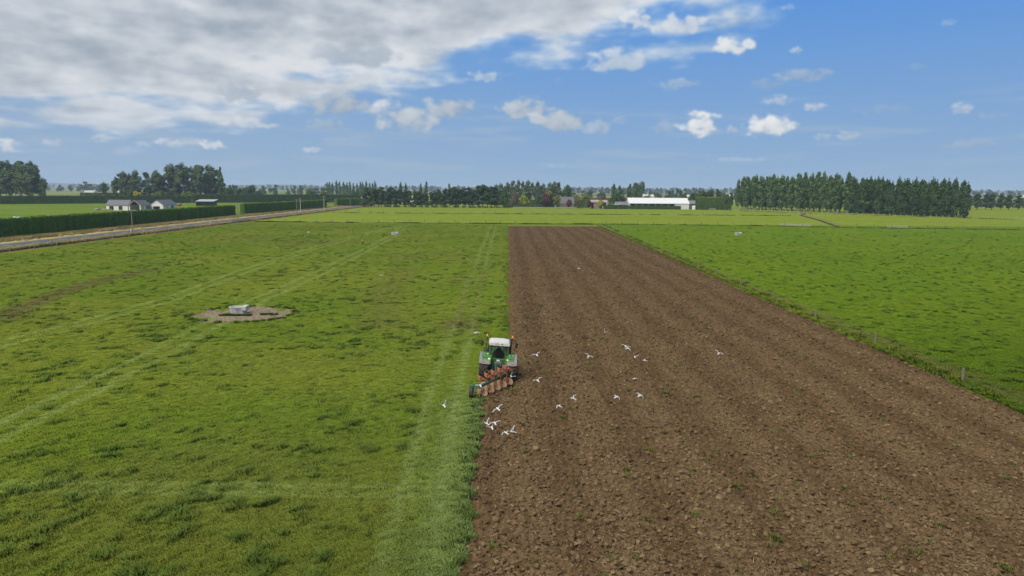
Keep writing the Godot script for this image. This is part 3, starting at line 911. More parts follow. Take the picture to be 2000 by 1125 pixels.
func make_tree(kind: String, sd: int, tone: Color, bark: Color) -> Node3D:
	rng.seed = sd
	var t := Node3D.new()
	var tr := newst()
	var cr := newst()
	match kind:
		"gum":      # 32 m, bare stems, rounded clumps high up
			var h := 30.0
			var lean := Vector3(rnd(-1.2, 1.2), 0, rnd(-1.2, 1.2))
			tube(tr, Vector3(0, -0.3, 0), Vector3(0, h * 0.5, 0) + lean * 0.5, 0.5, 0.3, 7)
			tube(tr, Vector3(0, h * 0.5, 0) + lean * 0.5, Vector3(0, h * 0.93, 0) + lean, 0.3, 0.07, 6)
			for i in 24:
				var y := h * rnd(0.2, 0.95)
				var f := y / h
				var rad := 3.9 * sin(clampf((f - 0.08) / 0.94, 0, 1) * PI * 0.9 + 0.12) * rnd(0.45, 1.0)
				var a := rnd(0, TAU)
				var c := lean * f + Vector3(cos(a) * rad, y + rnd(0, 1.5), sin(a) * rad)
				tube(tr, lean * f * 0.9 + Vector3(0, y - rad * 0.7 - 0.6, 0), c, 0.12, 0.04, 5)
				var s := rnd(1.3, 2.3) * (0.75 if f < 0.4 else 1.0)
				clump(cr, c, Vector3(s, s * 1.15, s) * 1.15, int(85 * s), 0.92, tone * rnd(0.8, 1.2))
			clump(cr, lean + Vector3(0, h, 0), Vector3(1.5, 2.0, 1.5), 100, 0.6, tone)
		"poplar":   # 24 m, upright, pointed
			var h := 24.0
			tube(tr, Vector3(0, -0.3, 0), Vector3(0, h * 0.9, 0), 0.3, 0.05, 6)
			for i in 26:
				var f := lerpf(0.14, 0.98, (i + rng.randf()) / 26.0)
				var rad := 1.75 * pow(sin(clampf((f - 0.1) / 0.92, 0, 1) * PI), 0.6) * rnd(0.3, 0.95)
				var a := rnd(0, TAU)
				var c := Vector3(cos(a) * rad, h * f, sin(a) * rad)
				tube(tr, Vector3(0, h * f - 1.8, 0), c, 0.07, 0.03, 4)
				var s := rnd(0.8, 1.25) * (1.1 - 0.5 * sm(0.7, 1.0, f))
				clump(cr, c, Vector3(s * 1.15, s * 1.9, s * 1.15), 96, 0.68, tone * rnd(0.8, 1.2))
			clump(cr, Vector3(rnd(-0.3, 0.3), h * 0.99, 0), Vector3(0.4, 1.5, 0.4), 40, 0.4, tone)
		"column":   # 20 m, dense to the ground
			var h := 20.0
			tube(tr, Vector3(0, -0.3, 0), Vector3(0, h * 0.9, 0), 0.3, 0.05, 6)
			for i in 30:
				var f := lerpf(0.06, 0.96, (i + rng.randf()) / 30.0)
				var rad := 1.45 * pow(sin(clampf((f + 0.22) / 1.24, 0, 1) * PI), 0.7) * rnd(0.3, 1.0)
				var a := rnd(0, TAU)
				var s := rnd(0.8, 1.15) * (1.1 - 0.55 * sm(0.7, 1.0, f))
				clump(cr, Vector3(cos(a) * rad, h * f, sin(a) * rad), Vector3(s * 1.15, s * 1.8, s * 1.15), 84, 0.66, tone * rnd(0.8, 1.2))
			clump(cr, Vector3(0, h, 0), Vector3(0.35, 1.4, 0.35), 36, 0.4, tone)
		"pine":     # 13 m shelter tree, clear stem below
			var h := 13.0
			tube(tr, Vector3(0, -0.3, 0), Vector3(0, h * 0.9, 0), 0.26, 0.05, 6)
			for i in 22:
				var f := lerpf(0.17, 0.95, (i + rng.randf()) / 22.0)
				var rad := 3.5 * pow(1.0 - f, 0.5) * rnd(0.2, 1.15)
				var a := rnd(0, TAU)
				var c := Vector3(cos(a) * rad, h * f + 0.2, sin(a) * rad)
				tube(tr, Vector3(0, h * f - 0.3, 0), c, 0.08, 0.03, 4)
				var s := rnd(0.9, 1.4) * (1.05 - 0.5 * f)
				clump(cr, c, Vector3(s * 1.5, s * 1.05, s * 1.5), 105, 0.68, tone * rnd(0.78, 1.2))
			clump(cr, Vector3(0, h * 0.97, 0), Vector3(0.5, 1.1, 0.5), 40, 0.4, tone)
		"round":    # 9 m garden tree
			var h := 9.0
			tube(tr, Vector3(0, -0.3, 0), Vector3(0, h * 0.6, 0), 0.24, 0.1, 6)
			for i in 26:
				var d := Vector3(rng.randfn(), rng.randfn() * 0.8, rng.randfn()).normalized() * rnd(0.5, 1.0)
				var c := Vector3(0, h * 0.5, 0) + d * Vector3(2.7, 3.7, 2.7) * (1.0 - 0.25 * absf(d.y))
				tube(tr, Vector3(0, h * 0.3, 0), c, 0.08, 0.03, 4)
				var s := rnd(0.9, 1.4)
				clump(cr, c, Vector3(s, s, s) * 1.1, 105, 0.55, tone * rnd(0.8, 1.2))
		"bush":     # 3 m, branching from the ground
			for i in 9:
				var a := rnd(0, TAU)
				var c := Vector3(cos(a) * rnd(0.2, 1.4), rnd(0.7, 2.3), sin(a) * rnd(0.2, 1.4))
				tube(tr, Vector3(0, -0.2, 0), c, 0.07, 0.03, 4)
				var s := rnd(0.6, 1.0)
				clump(cr, c, Vector3(s, s * 0.9, s), 70, 0.34, tone * rnd(0.8, 1.2))
	var bm := mat(Color(bark.r, bark.g, bark.b).linear_to_srgb(), 0.9, 0, M.grain, 1.5)
	obj("trunk", tr, bm, t)
	obj("crown", cr, M.leaf, t)
	return t

const ORD := ["first", "second", "third", "fourth", "fifth", "sixth", "seventh", "eighth", "ninth", "tenth", "eleventh", "twelfth", "thirteenth", "fourteenth", "fifteenth", "sixteenth", "seventeenth", "eighteenth", "nineteenth", "twentieth", "twenty-first", "twenty-second", "twenty-third", "twenty-fourth", "twenty-fifth", "twenty-sixth", "twenty-seventh", "twenty-eighth", "twenty-ninth", "thirtieth", "thirty-first", "thirty-second", "thirty-third", "thirty-fourth", "thirty-fifth", "thirty-sixth", "thirty-seventh", "thirty-eighth", "thirty-ninth", "fortieth"]

func tree(protos: Array, called: String, at: Vector3, h: float, wide: float, label: String, group: String, cat := "tree") -> void:
	var p: Node3D = protos[rng.randi() % protos.size()]
	var o := place(p, called, at, rnd(0, TAU), Vector3(h * wide, h, h * wide))
	tag(o, label, cat, group)

func hedge(called: String, label: String, p0: Vector2, p1: Vector2, h: float, w: float, tone: Color, s: float, dens: float, sd: int, top_tone := Color(0, 0, 0)) -> void:
	rng.seed = sd
	var st := newst()
	var d := p1 - p0
	var L := d.length()
	var b := Basis(Vector3.UP, atan2(d.x, d.y))
	var hw := w * 0.5
	st.set_color(tone)
	box(st, b * Vector3(0, h * 0.5 - 0.2, L * 0.5), Vector3(w - 0.5, h - 0.1, L - 0.5), 0.1, b)
	var n := int(L * (h * 2.0 + w) * dens)
	for i in n:
		var z := rng.randf() * L
		var q := rng.randf() * (h * 2.0 + w)
		var hz := h + 0.16 * n_mid.get_noise_2d(z * 0.9, sd) + 0.1 * n_fine.get_noise_2d(z, sd)
		var bulge := 0.22 * n_mid.get_noise_2d(z * 1.2, q + sd)
		var col := 1.0 + 0.45 * n_mid.get_noise_2d(z * 1.6, sd * 3.0) + 0.35 * n_mid.get_noise_2d(z, q * 0.5 + 90.0)
		var p := Vector3.ZERO
		var out := Vector3.ZERO
		var t := tone
		if q < h:
			p = Vector3(hw + bulge - 0.25 * q / h, q / h * hz, z)
			out = Vector3(1, 0.15, 0)
		elif q < 2.0 * h:
			p = Vector3(-hw - bulge + 0.25 * (q - h) / h, (q - h) / h * hz, z)
			out = Vector3(-1, 0.15, 0)
		else:
			p = Vector3((q - 2.0 * h - hw) * 0.9, hz + bulge * 0.4, z)
			out = Vector3(0, 1, 0)
			if top_tone.g > 0.0: t = top_tone
		leaf(st, b * (p + Vector3(rnd(-0.12, 0.12), rnd(-0.1, 0.1), rnd(-0.12, 0.12))), s * rnd(0.7, 1.3), b * out, t * col)
	for e in [0.0, L]:   # the two ends
		for i in int(w * h * dens):
			leaf(st, b * Vector3(rnd(-hw, hw), rnd(0, h), e + rnd(-0.15, 0.15)), s * rnd(0.7, 1.3), b * Vector3(0, 0.2, -1 if e == 0.0 else 1), tone)
	var o := obj(called, st, M.leaf, self)
	o.position = Vector3(p0.x, 0, p0.y)
	tag(o, label, "hedge")

# a distant wood that reads as one mass
func wood(label: String, p0: Vector2, p1: Vector2, h: float, w: float, tone: Color, s: float, sd: int, gap := 0.0) -> void:
	rng.seed = sd
	var st := newst()
	var d := p1 - p0
	var L := d.length()
	var n := int(L / (h * 0.38))
	for i in n:
		var p := p0 + d * ((i + rnd(-0.4, 0.4)) / n) + Vector2(rnd(-w, w), rnd(-w, w))
		var hh := h * rnd(0.62, 1.1) * (1.0 + 0.25 * n_big.get_noise_2d(p.x * 0.3, p.y * 0.3))
		if rng.randf() < gap: continue
		var t := tone * rnd(0.75, 1.25)
		st.set_color(Color(0.14, 0.12, 0.10))
		tube(st, Vector3(p.x, -0.5, p.y), Vector3(p.x, hh * 0.6, p.y), h * 0.02, h * 0.01, 4)
		for k in 5:
			var f := rnd(0.2, 0.9)
			clump(st, Vector3(p.x + rnd(-0.16, 0.16) * h, hh * f, p.y + rnd(-0.16, 0.16) * h), Vector3(0.2, 0.2, 0.2) * h * (1.15 - f * 0.5), 17, s * 1.25, t)
	var o := obj("distant_wood", st, M.leaf, self)
	tag(o, label, "wood", "", "stuff")

func build_trees() -> void:
	M.leaf = mat(Color.WHITE, 0.9)
	M.leaf.vertex_color_use_as_albedo = true
	M.leaf.metallic_specular = 0.08
	M.leaf.backlight = Color(0.16, 0.2, 0.07)
	var bark := Color(0.16, 0.13, 0.10)
	var pale := Color(0.30, 0.27, 0.23)
	var gum := []
	var pop := []
	var colm := []
	var pine := []
	for i in 4:
		gum.append(make_tree("gum", 200 + i, Color(0.068, 0.096, 0.040), pale))
		pop.append(make_tree("poplar", 220 + i, Color(0.060, 0.100, 0.036), pale))
		colm.append(make_tree("column", 240 + i, Color(0.040, 0.068, 0.026), bark))
		pine.append(make_tree("pine", 260 + i, Color(0.036, 0.058, 0.024), bark))
	var grn := [make_tree("round", 280, Color(0.045, 0.078, 0.024), bark), make_tree("round", 281, Color(0.040, 0.070, 0.026), bark)]
	var lime := [make_tree("round", 283, Color(0.16, 0.19, 0.022), bark)]
	var yell := [make_tree("round", 284, Color(0.30, 0.25, 0.018), bark)]
	var mid := [make_tree("round", 285, Color(0.085, 0.115, 0.030), bark), make_tree("round", 286, Color(0.105, 0.115, 0.034), bark)]
	var plum := [make_tree("round", 287, Color(0.075, 0.035, 0.036), bark)]
	var grey := [make_tree("round", 288, Color(0.085, 0.075, 0.055), bark)]
	var bush := [make_tree("bush", 290, Color(0.045, 0.068, 0.026), bark), make_tree("bush", 291, Color(0.055, 0.075, 0.03), bark)]
	rng.seed = 900
	# trees are built at 30, 24, 20, 13, 9 and 3 m; scale = wanted / built
	for i in 13:   # far left clump
		var t := i / 12.0
		tree(gum, "gum_tree", Vector3(lerpf(-446, -402, t) + rnd(-2, 2), 0, -600 - rnd(0, 14) + 10 * t), [34.0, 33.0, 31.0, 34.0, 35.0, 33.0, 34.0, 32.0, 33.0, 30.0, 29.0, 27.0, 21.0][i] / 30.0 * rnd(0.95, 1.03), rnd(1.0, 1.3), "%s tall gum tree from the left in the clump at far left" % ORD[i], "gum trees at far left")
	var hs := [17, 22, 26, 27, 25, 27, 28, 26, 27, 25, 28, 33, 34, 31, 35, 32, 30, 33, 34, 31, 29, 24]
	for i in hs.size():   # clump behind the white houses
		var t := float(i) / (hs.size() - 1)
		tree(gum, "gum_tree", Vector3(lerpf(-373, -277, t) + rnd(-1.5, 1.5), 0, -640 - rnd(0, 16) - 20 * t), hs[i] / 30.0, rnd(1.05, 1.4), "%s gum tree from the left in the clump behind the white houses" % ORD[i], "gum trees behind the white houses")
	tree(pop, "slender_tree", Vector3(-277, 0, -668), 33.0 / 24.0, 0.8, "lone slender tree standing clear at the right end of the gum clump", "")
	for q in [[-268, 17, 1.3], [-258, 15, 1.2], [-248, 18, 1.2], [-240, 12, 1.3]]:
		tree(grn, "broad_tree", Vector3(q[0], 0, -664), q[1] / 9.0, q[2] * 0.75, "dark broad tree right of the gum clump, %s one from the left" % ["first", "second", "third", "fourth"][[-268, -258, -248, -240].find(q[0])], "dark broad trees right of the gum clump")
	tree(yell, "flowering_tree", Vector3(-328, 0, -612), 11.5 / 9.0, 1.1, "bright yellow flowering tree behind the white houses", "")
	tree(mid, "garden_tree", Vector3(-312, 0, -614), 10.5 / 9.0, 1.2, "yellow-green round tree just right of the yellow flowering tree", "")
	tree(mid, "garden_tree", Vector3(-287, 0, -618), 11.5 / 9.0, 1.5, "olive green wide tree before the gum clump's right half", "")
	tree(mid, "garden_tree", Vector3(-275, 0, -622), 9.0 / 9.0, 1.4, "low olive tree beside the slender tree behind the hedge", "")
	# long pine row in the middle
	for i in 30:
		var t := i / 29.0
		tree(pine, "pine_tree", Vector3(lerpf(-104, -6, t) + rnd(-0.8, 0.8), 0, -516 + rnd(-2, 2)), [14.5, 13, 13.5, 14.5, 15, 14.5, 14, 14.5, 14, 13.5, 13, 12, 11.5, 12, 12.5, 12, 13, 13, 13.5, 14, 13.5, 13, 14.5, 15, 15, 15.5, 14, 14.5, 15, 13][i] / 13.0 * rnd(0.86, 1.1), rnd(0.95, 1.4), "%s pine from the left in the long dark row behind the pale paddocks" % ORD[i], "pines in the long row")
	var pk := -1
	for q in [[-80, 19], [-76, 18], [-65, 18], [-61, 19.5], [-44, 18]]:
		pk += 1
		tree(pop, "poplar_tree", Vector3(q[0] * 1.12, 0, -578 + rnd(-3, 3)), q[1] / 24.0, 0.9, "%s thin poplar top from the left behind the pine row" % ORD[pk], "poplars behind the pine row")
	tree(pine, "pine_tree", Vector3(-20, 0, -545), 17.0 / 13.0, 1.1, "spreading pine rising behind the right end of the pine row", "")
	# garden
	var g := [[-3, -508, 14.5, 0.62, grn, "dark tree closing the right end of the pine row"], [5, -507, 14.0, 0.55, grey, "grey-brown thin-leaved tree left of the lime tree"], [12, -512, 11.0, 0.95, lime, "bright lime green tree in the farm garden"], [23, -508, 12.0, 0.85, grn, "dark green cone-shaped garden tree right of the lime tree"], [28, -524, 13.0, 0.85, plum, "purple-leaved tree behind the garden's dark green tree"], [31, -528, 15.0, 0.7, mid, "yellow-green tree top above the purple-leaved tree"], [36, -506, 11.0, 0.8, mid, "light green tree in front of the grey-roofed house"], [45, -506, 8.0, 0.75, plum, "dark purple shrub-like tree by the grey-roofed house"], [52, -505, 9.5, 0.95, mid, "olive round tree right of the grey-roofed house"], [60, -506, 7.5, 0.7, plum, "dark reddish small tree left of the yellow tree"], [68, -504, 7.5, 1.05, lime, "bright yellow-green small tree before the pink-roofed shed"], [48, -560, 21.0, 0.62, grn, "tall dark rounded tree rising behind the farm garden"], [62, -545, 12.5, 0.95, mid, "brown-green tree behind the garden's right end"], [74, -548, 11.0, 1.0, grey, "brownish tree behind the pink-roofed shed"]]
	for q in g:
		tree(q[4], "garden_tree", Vector3(q[0], 0, q[1]), q[2] / 9.0, q[3], q[5], "")
	for i in 4:
		tree(pop, "poplar_tree", Vector3([86, 91, 99, 105][i], 0, -560), [18.5, 17.0, 18.5, 16.0][i] / 24.0, 1.5, "%s dark poplar from the left behind the low sheds" % ORD[i], "poplars behind the low sheds")
	for i in 14:
		tree(gum, "gum_tree", Vector3(lerpf(-12, 58, i / 13.0) + rnd(-1.5, 1.5), 0, -690 + rnd(-6, 6)), [18, 19, 20, 21, 22, 21, 22, 20, 21, 19, 20, 21, 20, 18][i] / 30.0, 1.15, "%s tall hazy gum tree from the left behind the farm garden" % ORD[i], "hazy gum trees behind the garden")
	# right of the shed
	for i in 8:
		tree(pine if i % 2 else grn, "yard_tree", Vector3(140 + i * 5.4 + rnd(-1, 1), 0, -545 + rnd(-5, 5)), [13, 12, 15, 14, 17, 15, 14, 12][i] / (13.0 if i % 2 else 9.0), 0.72, "%s dark tree from the left behind the clipped hedge blocks" % ORD[i], "trees behind the clipped hedge blocks")
	for i in 6:
		tree(bush, "shrub", Vector3(97 + i * 8.0 + rnd(-2, 2), 0, -530 + rnd(-3, 3)), rnd(2.6, 3.4), 1.3, "%s brown-green shrub from the left behind the long white shed's roof" % ORD[i], "shrubs behind the white shed")
	tree(grn, "broad_tree", Vector3(171, 0, -900), 30.0 / 9.0, 0.8, "big lone dark tree far behind the white shed", "")
	# poplar stand on the right: loose trees, then bare-stemmed ones, then dense columns
	var a := Vector2(176, -522)
	var b := Vector2(254, -380)
	for i in 40:
		var t := i / 39.0
		var p := a.lerp(b, t)
		var dense := t > 0.56
		var hh := (lerpf(22.5, 25.0, minf(t * 3.0, 1.0)) if not dense else lerpf(22.0, 19.5, (t - 0.56) / 0.44)) * rnd(0.93, 1.07)
		if i == 24: hh *= 0.82
		tree(colm if dense else pop, "poplar_tree", Vector3(p.x + rnd(-2, 2), 0, p.y + rnd(-2, 2)), hh / (20.0 if dense else 24.0), rnd(1.0, 1.4), "%s poplar from the left in the front row of the poplar stand" % ORD[i], "front row of the poplar stand")
	for r in 3:
		for i in 24:
			var t := (i + 0.5 * (r % 2)) / 24.0
			var p := a.lerp(b, t) + Vector2(3.6, -5.4) * (r + 1)
			tree(colm if t > 0.6 else pop, "poplar_tree", Vector3(p.x + rnd(-1.5, 1.5), 0, p.y + rnd(-1.5, 1.5)), lerpf(24.0, 20.0, t) * rnd(0.92, 1.06) / (20.0 if t > 0.6 else 24.0), 1.15, "poplar in the rows behind the front of the poplar stand", "back rows of the poplar stand")
	# row beyond at far right
	for i in 30:
		tree(pine, "shelter_tree", Vector3(352 + i * 5.2, 0, -560 + i * 1.7 + rnd(-2, 2)), rnd(11.0, 13.5) / 13.0, 1.2, "%s tree from the left in the shelter row at far right" % ORD[i], "shelter row at far right")
	# mid-left beyond the road
	for i in 10:
		tree(mid if i < 5 else grn, "roadside_tree", Vector3(-212 + i * 8.5 + rnd(-2, 2), 0, -700 - i * 12), rnd(10.0, 15.0) / 9.0, 0.85, "%s brown-green tree from the left above the second roadside hedge" % ORD[i], "trees above the second roadside hedge")
	for i in 16:
		tree(pop, "poplar_tree", Vector3(-252 + i * 4.6 + rnd(-1, 1), 0, -960 + rnd(-4, 4)), rnd(20.0, 24.0) / 24.0, 1.0, "%s grey-green poplar from the left in the row beyond the road's end" % ORD[i], "poplar row beyond the road's end")
	for q in [[-106, -508, 2.2], [-101, -508, 1.6]]:
		tree(bush, "shrub", Vector3(q[0], 0, q[1]), q[2], 1.2, "dark shrub at the left end of the pine row" if q[2] > 2 else "smaller dark shrub under the first pines of the row", "")
	for i in 22:
		tree(bush, "shrub", Vector3(lerpf(-92, -9, i / 21.0) + rnd(-1.5, 1.5), 0, -511 + rnd(-0.6, 0.6)), rnd(0.4, 0.75), 1.6, "%s low dark shrub from the left under the pine row" % ORD[i], "low shrubs under the pine row")
	for p in [gum, pop, colm, pine, grn, lime, yell, mid, plum, grey, bush]:
		for o in p: o.free()
	# hedges
	var hg := Color(0.062, 0.118, 0.018)
	var top := Color(0, 0, 0)
	hedge("clipped_hedge", "long tall clipped green hedge beside the road at left", Vector2(-134.4, -128), Vector2(-134.0, -336), 5.3, 2.6, hg, 0.36, 13.0, 301, top)
	hedge("clipped_hedge", "second clipped roadside hedge, beyond the gap in the first", Vector2(-135, -350), Vector2(-128.5, -484), 5.6, 2.6, hg * 1.1, 0.42, 10.0, 302, top)
	hedge("clipped_hedge", "farthest clipped hedge past the end of the road", Vector2(-131, -524), Vector2(-104, -600), 5.6, 2.6, hg * 1.2, 0.5, 8.0, 303, top)
	hedge("shelter_hedge", "dark bushy shelter hedge behind the white houses", Vector2(-385, -524), Vector2(-278, -606), 6.2, 3.2, Color(0.040, 0.068, 0.020), 0.6, 5.0, 304)
	hedge("shelter_hedge", "dark shelter hedge stretching right from behind the white houses to the road trees", Vector2(-277, -607), Vector2(-150, -700), 7.2, 4.0, Color(0.042, 0.068, 0.022), 0.7, 4.5, 305)
	hedge("shelter_hedge", "far clipped green hedge between the two gum clumps", Vector2(-420, -680), Vector2(-330, -700), 7.5, 3.0, Color(0.045, 0.085, 0.022), 0.6, 4.5, 306, top)
	hedge("shelter_hedge", "brown-green bushy belt behind the farm sheds", Vector2(56, -566), Vector2(178, -560), 7.0, 4.5, Color(0.070, 0.080, 0.034), 0.8, 4.0, 311)
	hedge("shelter_hedge", "dark bushy undergrowth behind the farm garden", Vector2(-4, -530), Vector2(66, -532), 6.0, 4.0, Color(0.055, 0.078, 0.028), 0.7, 5.0, 312)
	hedge("low_hedge", "low dark hedge in front of the long white shed", Vector2(70, -501), Vector2(126, -500.5), 2.6, 1.6, Color(0.036, 0.066, 0.018), 0.4, 10.0, 307)
	hedge("hedge_block", "left low clipped hedge block right of the white shed", Vector2(136.5, -497), Vector2(145.0, -497), 4.2, 2.2, Color(0.040, 0.074, 0.018), 0.4, 12.0, 308, top)
	hedge("hedge_block", "right low clipped hedge block right of the white shed", Vector2(151.0, -497), Vector2(161.5, -497), 4.2, 2.2, Color(0.040, 0.074, 0.018), 0.4, 12.0, 309, top)
	hedge("hedge_block", "tall clipped hedge with a yellow top behind the low hedge blocks", Vector2(137.5, -503), Vector2(158.0, -503), 9.0, 2.4, Color(0.050, 0.086, 0.018), 0.45, 10.0, 310, Color(0.22, 0.20, 0.02))
	# far woods
	wood("mid-distance tree line behind the farm garden", Vector2(-150, -800), Vector2(140, -790), 12, 8, Color(0.05, 0.074, 0.032), 1.7, 410, 0.1)
	wood("hazy line of trees on the horizon at far left", Vector2(-1400, -1700), Vector2(-720, -1750), 17, 14, Color(0.045, 0.062, 0.03), 3.0, 401, 0.45)
	wood("hazy small wood between the two gum clumps", Vector2(-1010, -1640), Vector2(-900, -1600), 24, 10, Color(0.04, 0.062, 0.03), 3.0, 402)
	wood("hazy tree line beyond the road's end", Vector2(-640, -1250), Vector2(-260, -1350), 19, 14, Color(0.04, 0.06, 0.028), 2.6, 403)
	wood("hazy wood on the horizon behind the pine row", Vector2(-900, -2900), Vector2(250, -2700), 24, 60, Color(0.045, 0.065, 0.03), 5.0, 404, 0.25)
	wood("hazy wood on the horizon behind the white shed", Vector2(150, -2300), Vector2(1100, -2200), 22, 60, Color(0.045, 0.065, 0.03), 4.6, 405, 0.3)
	wood("tree line in the far fields behind the low sheds", Vector2(120, -1150), Vector2(330, -1120), 13, 10, Color(0.045, 0.07, 0.028), 2.2, 406, 0.3)
	wood("tree line in the far fields behind the clipped hedge blocks", Vector2(200, -820), Vector2(330, -800), 14, 8, Color(0.042, 0.066, 0.026), 1.9, 407, 0.15)
	wood("hazy wood on the horizon at far right", Vector2(900, -1900), Vector2(2200, -1800), 19, 40, Color(0.045, 0.065, 0.03), 4.0, 408, 0.3)
	wood("hazy farthest tree line along the whole horizon", Vector2(-4200, -4600), Vector2(4200, -4500), 30, 150, Color(0.045, 0.06, 0.03), 9.0, 409, 0.2)
	# low hills
	var st := newst()
	st.set_smooth_group(0)
	var hm := vmat(noise_tex(23, 0.02, 3, 0.8, 1.2, 256), 400.0)
	for i in 120:
		for j in 3:
			var q := []
			for e in [[0, 0], [1, 0], [1, 1], [0, 1]]:
				var x: float = -9000.0 + 150.0 * (i + e[0])
				var k: int = j + e[1]
				var hh := maxf(0.0, 26.0 + 30.0 * n_big.get_noise_2d(x * 0.02, 5.0) + 16.0 * sm(1000.0, -6000.0, x))
				q.append(Vector3(x, [-1.0, hh * 0.8, hh, -1.0][k], -6800.0 - k * 700.0))
			st.set_color(Color(0.06, 0.08, 0.04))
			quad(st, q[0], q[1], q[2], q[3], Vector3.UP)
	tag(obj("hills", st, hm, self), "", "", "", "structure")

# ---------- buildings ----------
func wall_box(parent: Node, called: String, c: Vector3, s: Vector3, m: Material) -> MeshInstance3D:
	var st := newst()
	box(st, c, s, 0.02)
	return obj(called, st, m, parent)

# gabled roof over a rectangle w (x) by d (z), ridge along x or z, with overhang
func gable_roof(parent: Node, called: String, w: float, d: float, eave: float, ridge: float, along_x: bool, m: Material, over := 0.35) -> void:
	var a := d if along_x else w
	var l := (w if along_x else d) * 0.5 + over
	var half := a * 0.5
	var drop := (ridge - eave) / half * over
	for s in [-1.0, 1.0]:
		var st := newst()
		var pts := [Vector2(0, ridge), Vector2(s * (half + over), eave - drop), Vector2(s * (half + over), eave - drop + 0.14), Vector2(0, ridge + 0.16)]
		prism(st, pts, -l, l, Transform3D(Basis(Vector3.UP, PI / 2 if along_x else 0.0), Vector3.ZERO))
		obj(called, st, m, parent)
	var st2 := newst()
	box(st2, Vector3(0, ridge + 0.17, 0), Vector3(l * 2.0, 0.06, 0.3) if along_x else Vector3(0.3, 0.06, l * 2.0), 0.02)
	obj("ridge_cap", st2, m, parent)

func gable_end(parent: Node, w: float, eave: float, ridge: float, at: Vector3, turn: float, m: Material) -> void:
	var st := newst()
	prism(st, [Vector2(-w * 0.5, eave), Vector2(w * 0.5, eave), Vector2(0, ridge)], -0.1, 0.1, Transform3D(Basis(Vector3.UP, turn), at))
	obj("gable", st, m, parent)

func opening(parent: Node, called: String, c: Vector3, s: Vector3, face: Vector3, pane: Material, frame: Material) -> void:
	# a framed opening set into the outer face of a wall
	var st := newst()
	box(st, c, s)
	var o := obj(called, st, pane, parent)
	var f := newst()
	var side := Vector3.UP.cross(face).abs()
	var w: float = s.dot(side)
	for k in [-1.0, 1.0]:
		box(f, c + side * k * (w * 0.5) + face * 0.05, Vector3(0.1, s.y + 0.1, 0.1), 0.0)
		box(f, c + Vector3(0, k * s.y * 0.5, 0) + face * 0.052, side * (w + 0.1) + Vector3(0, 0.1, 0) + face.abs() * 0.1, 0.0)
	if w > 1.6: box(f, c + face * 0.048, Vector3(0.08, s.y, 0.08), 0.0)
	obj("frame", f, frame, o)

# a long wall face with openings left out: ops = [[from, to, bottom, top], ...] along the wall
func wall_run(parent: Node, a: Vector3, b: Vector3, h: float, th: float, ops: Array, m: Material) -> void:
	var d := (b - a)
	var L := d.length()
	var bs := Basis(Vector3.UP, atan2(d.x, d.z))
	var st := newst()
	var p := 0.0
	for o in ops + [[L, L, 0.0, 0.0]]:
		if o[0] > p: box(st, a + bs * Vector3(0, h * 0.5, (p + o[0]) * 0.5), Vector3(th, h, o[0] - p), 0.0, bs)
		if o[1] > o[0]:
			if o[2] > 0.0: box(st, a + bs * Vector3(0, o[2] * 0.5, (o[0] + o[1]) * 0.5), Vector3(th, o[2], o[1] - o[0]), 0.0, bs)
			if o[3] < h: box(st, a + bs * Vector3(0, (o[3] + h) * 0.5, (o[0] + o[1]) * 0.5), Vector3(th, h - o[3], o[1] - o[0]), 0.0, bs)
		p = o[1]
	obj("wall", st, m, parent)
	for o in ops:
		if o[2] > 0.0 or o[3] < h - 0.3:
			var f := newst()
			for e in [o[0], o[1]]: box(f, a + bs * Vector3(0, (o[2] + o[3]) * 0.5, e), Vector3(th + 0.08, o[3] - o[2], 0.12), 0.0, bs)
			for e in [o[2], o[3]]: box(f, a + bs * Vector3(0, e, (o[0] + o[1]) * 0.5), Vector3(th + 0.09, 0.12, o[1] - o[0] + 0.14), 0.0, bs)
			if o[1] - o[0] > 1.5 and o[1] - o[0] < 3.2: box(f, a + bs * Vector3(0, (o[2] + o[3]) * 0.5, (o[0] + o[1]) * 0.5), Vector3(th * 0.6, o[3] - o[2], 0.1), 0.0, bs)
			obj("window_frame", f, M.timber, parent)

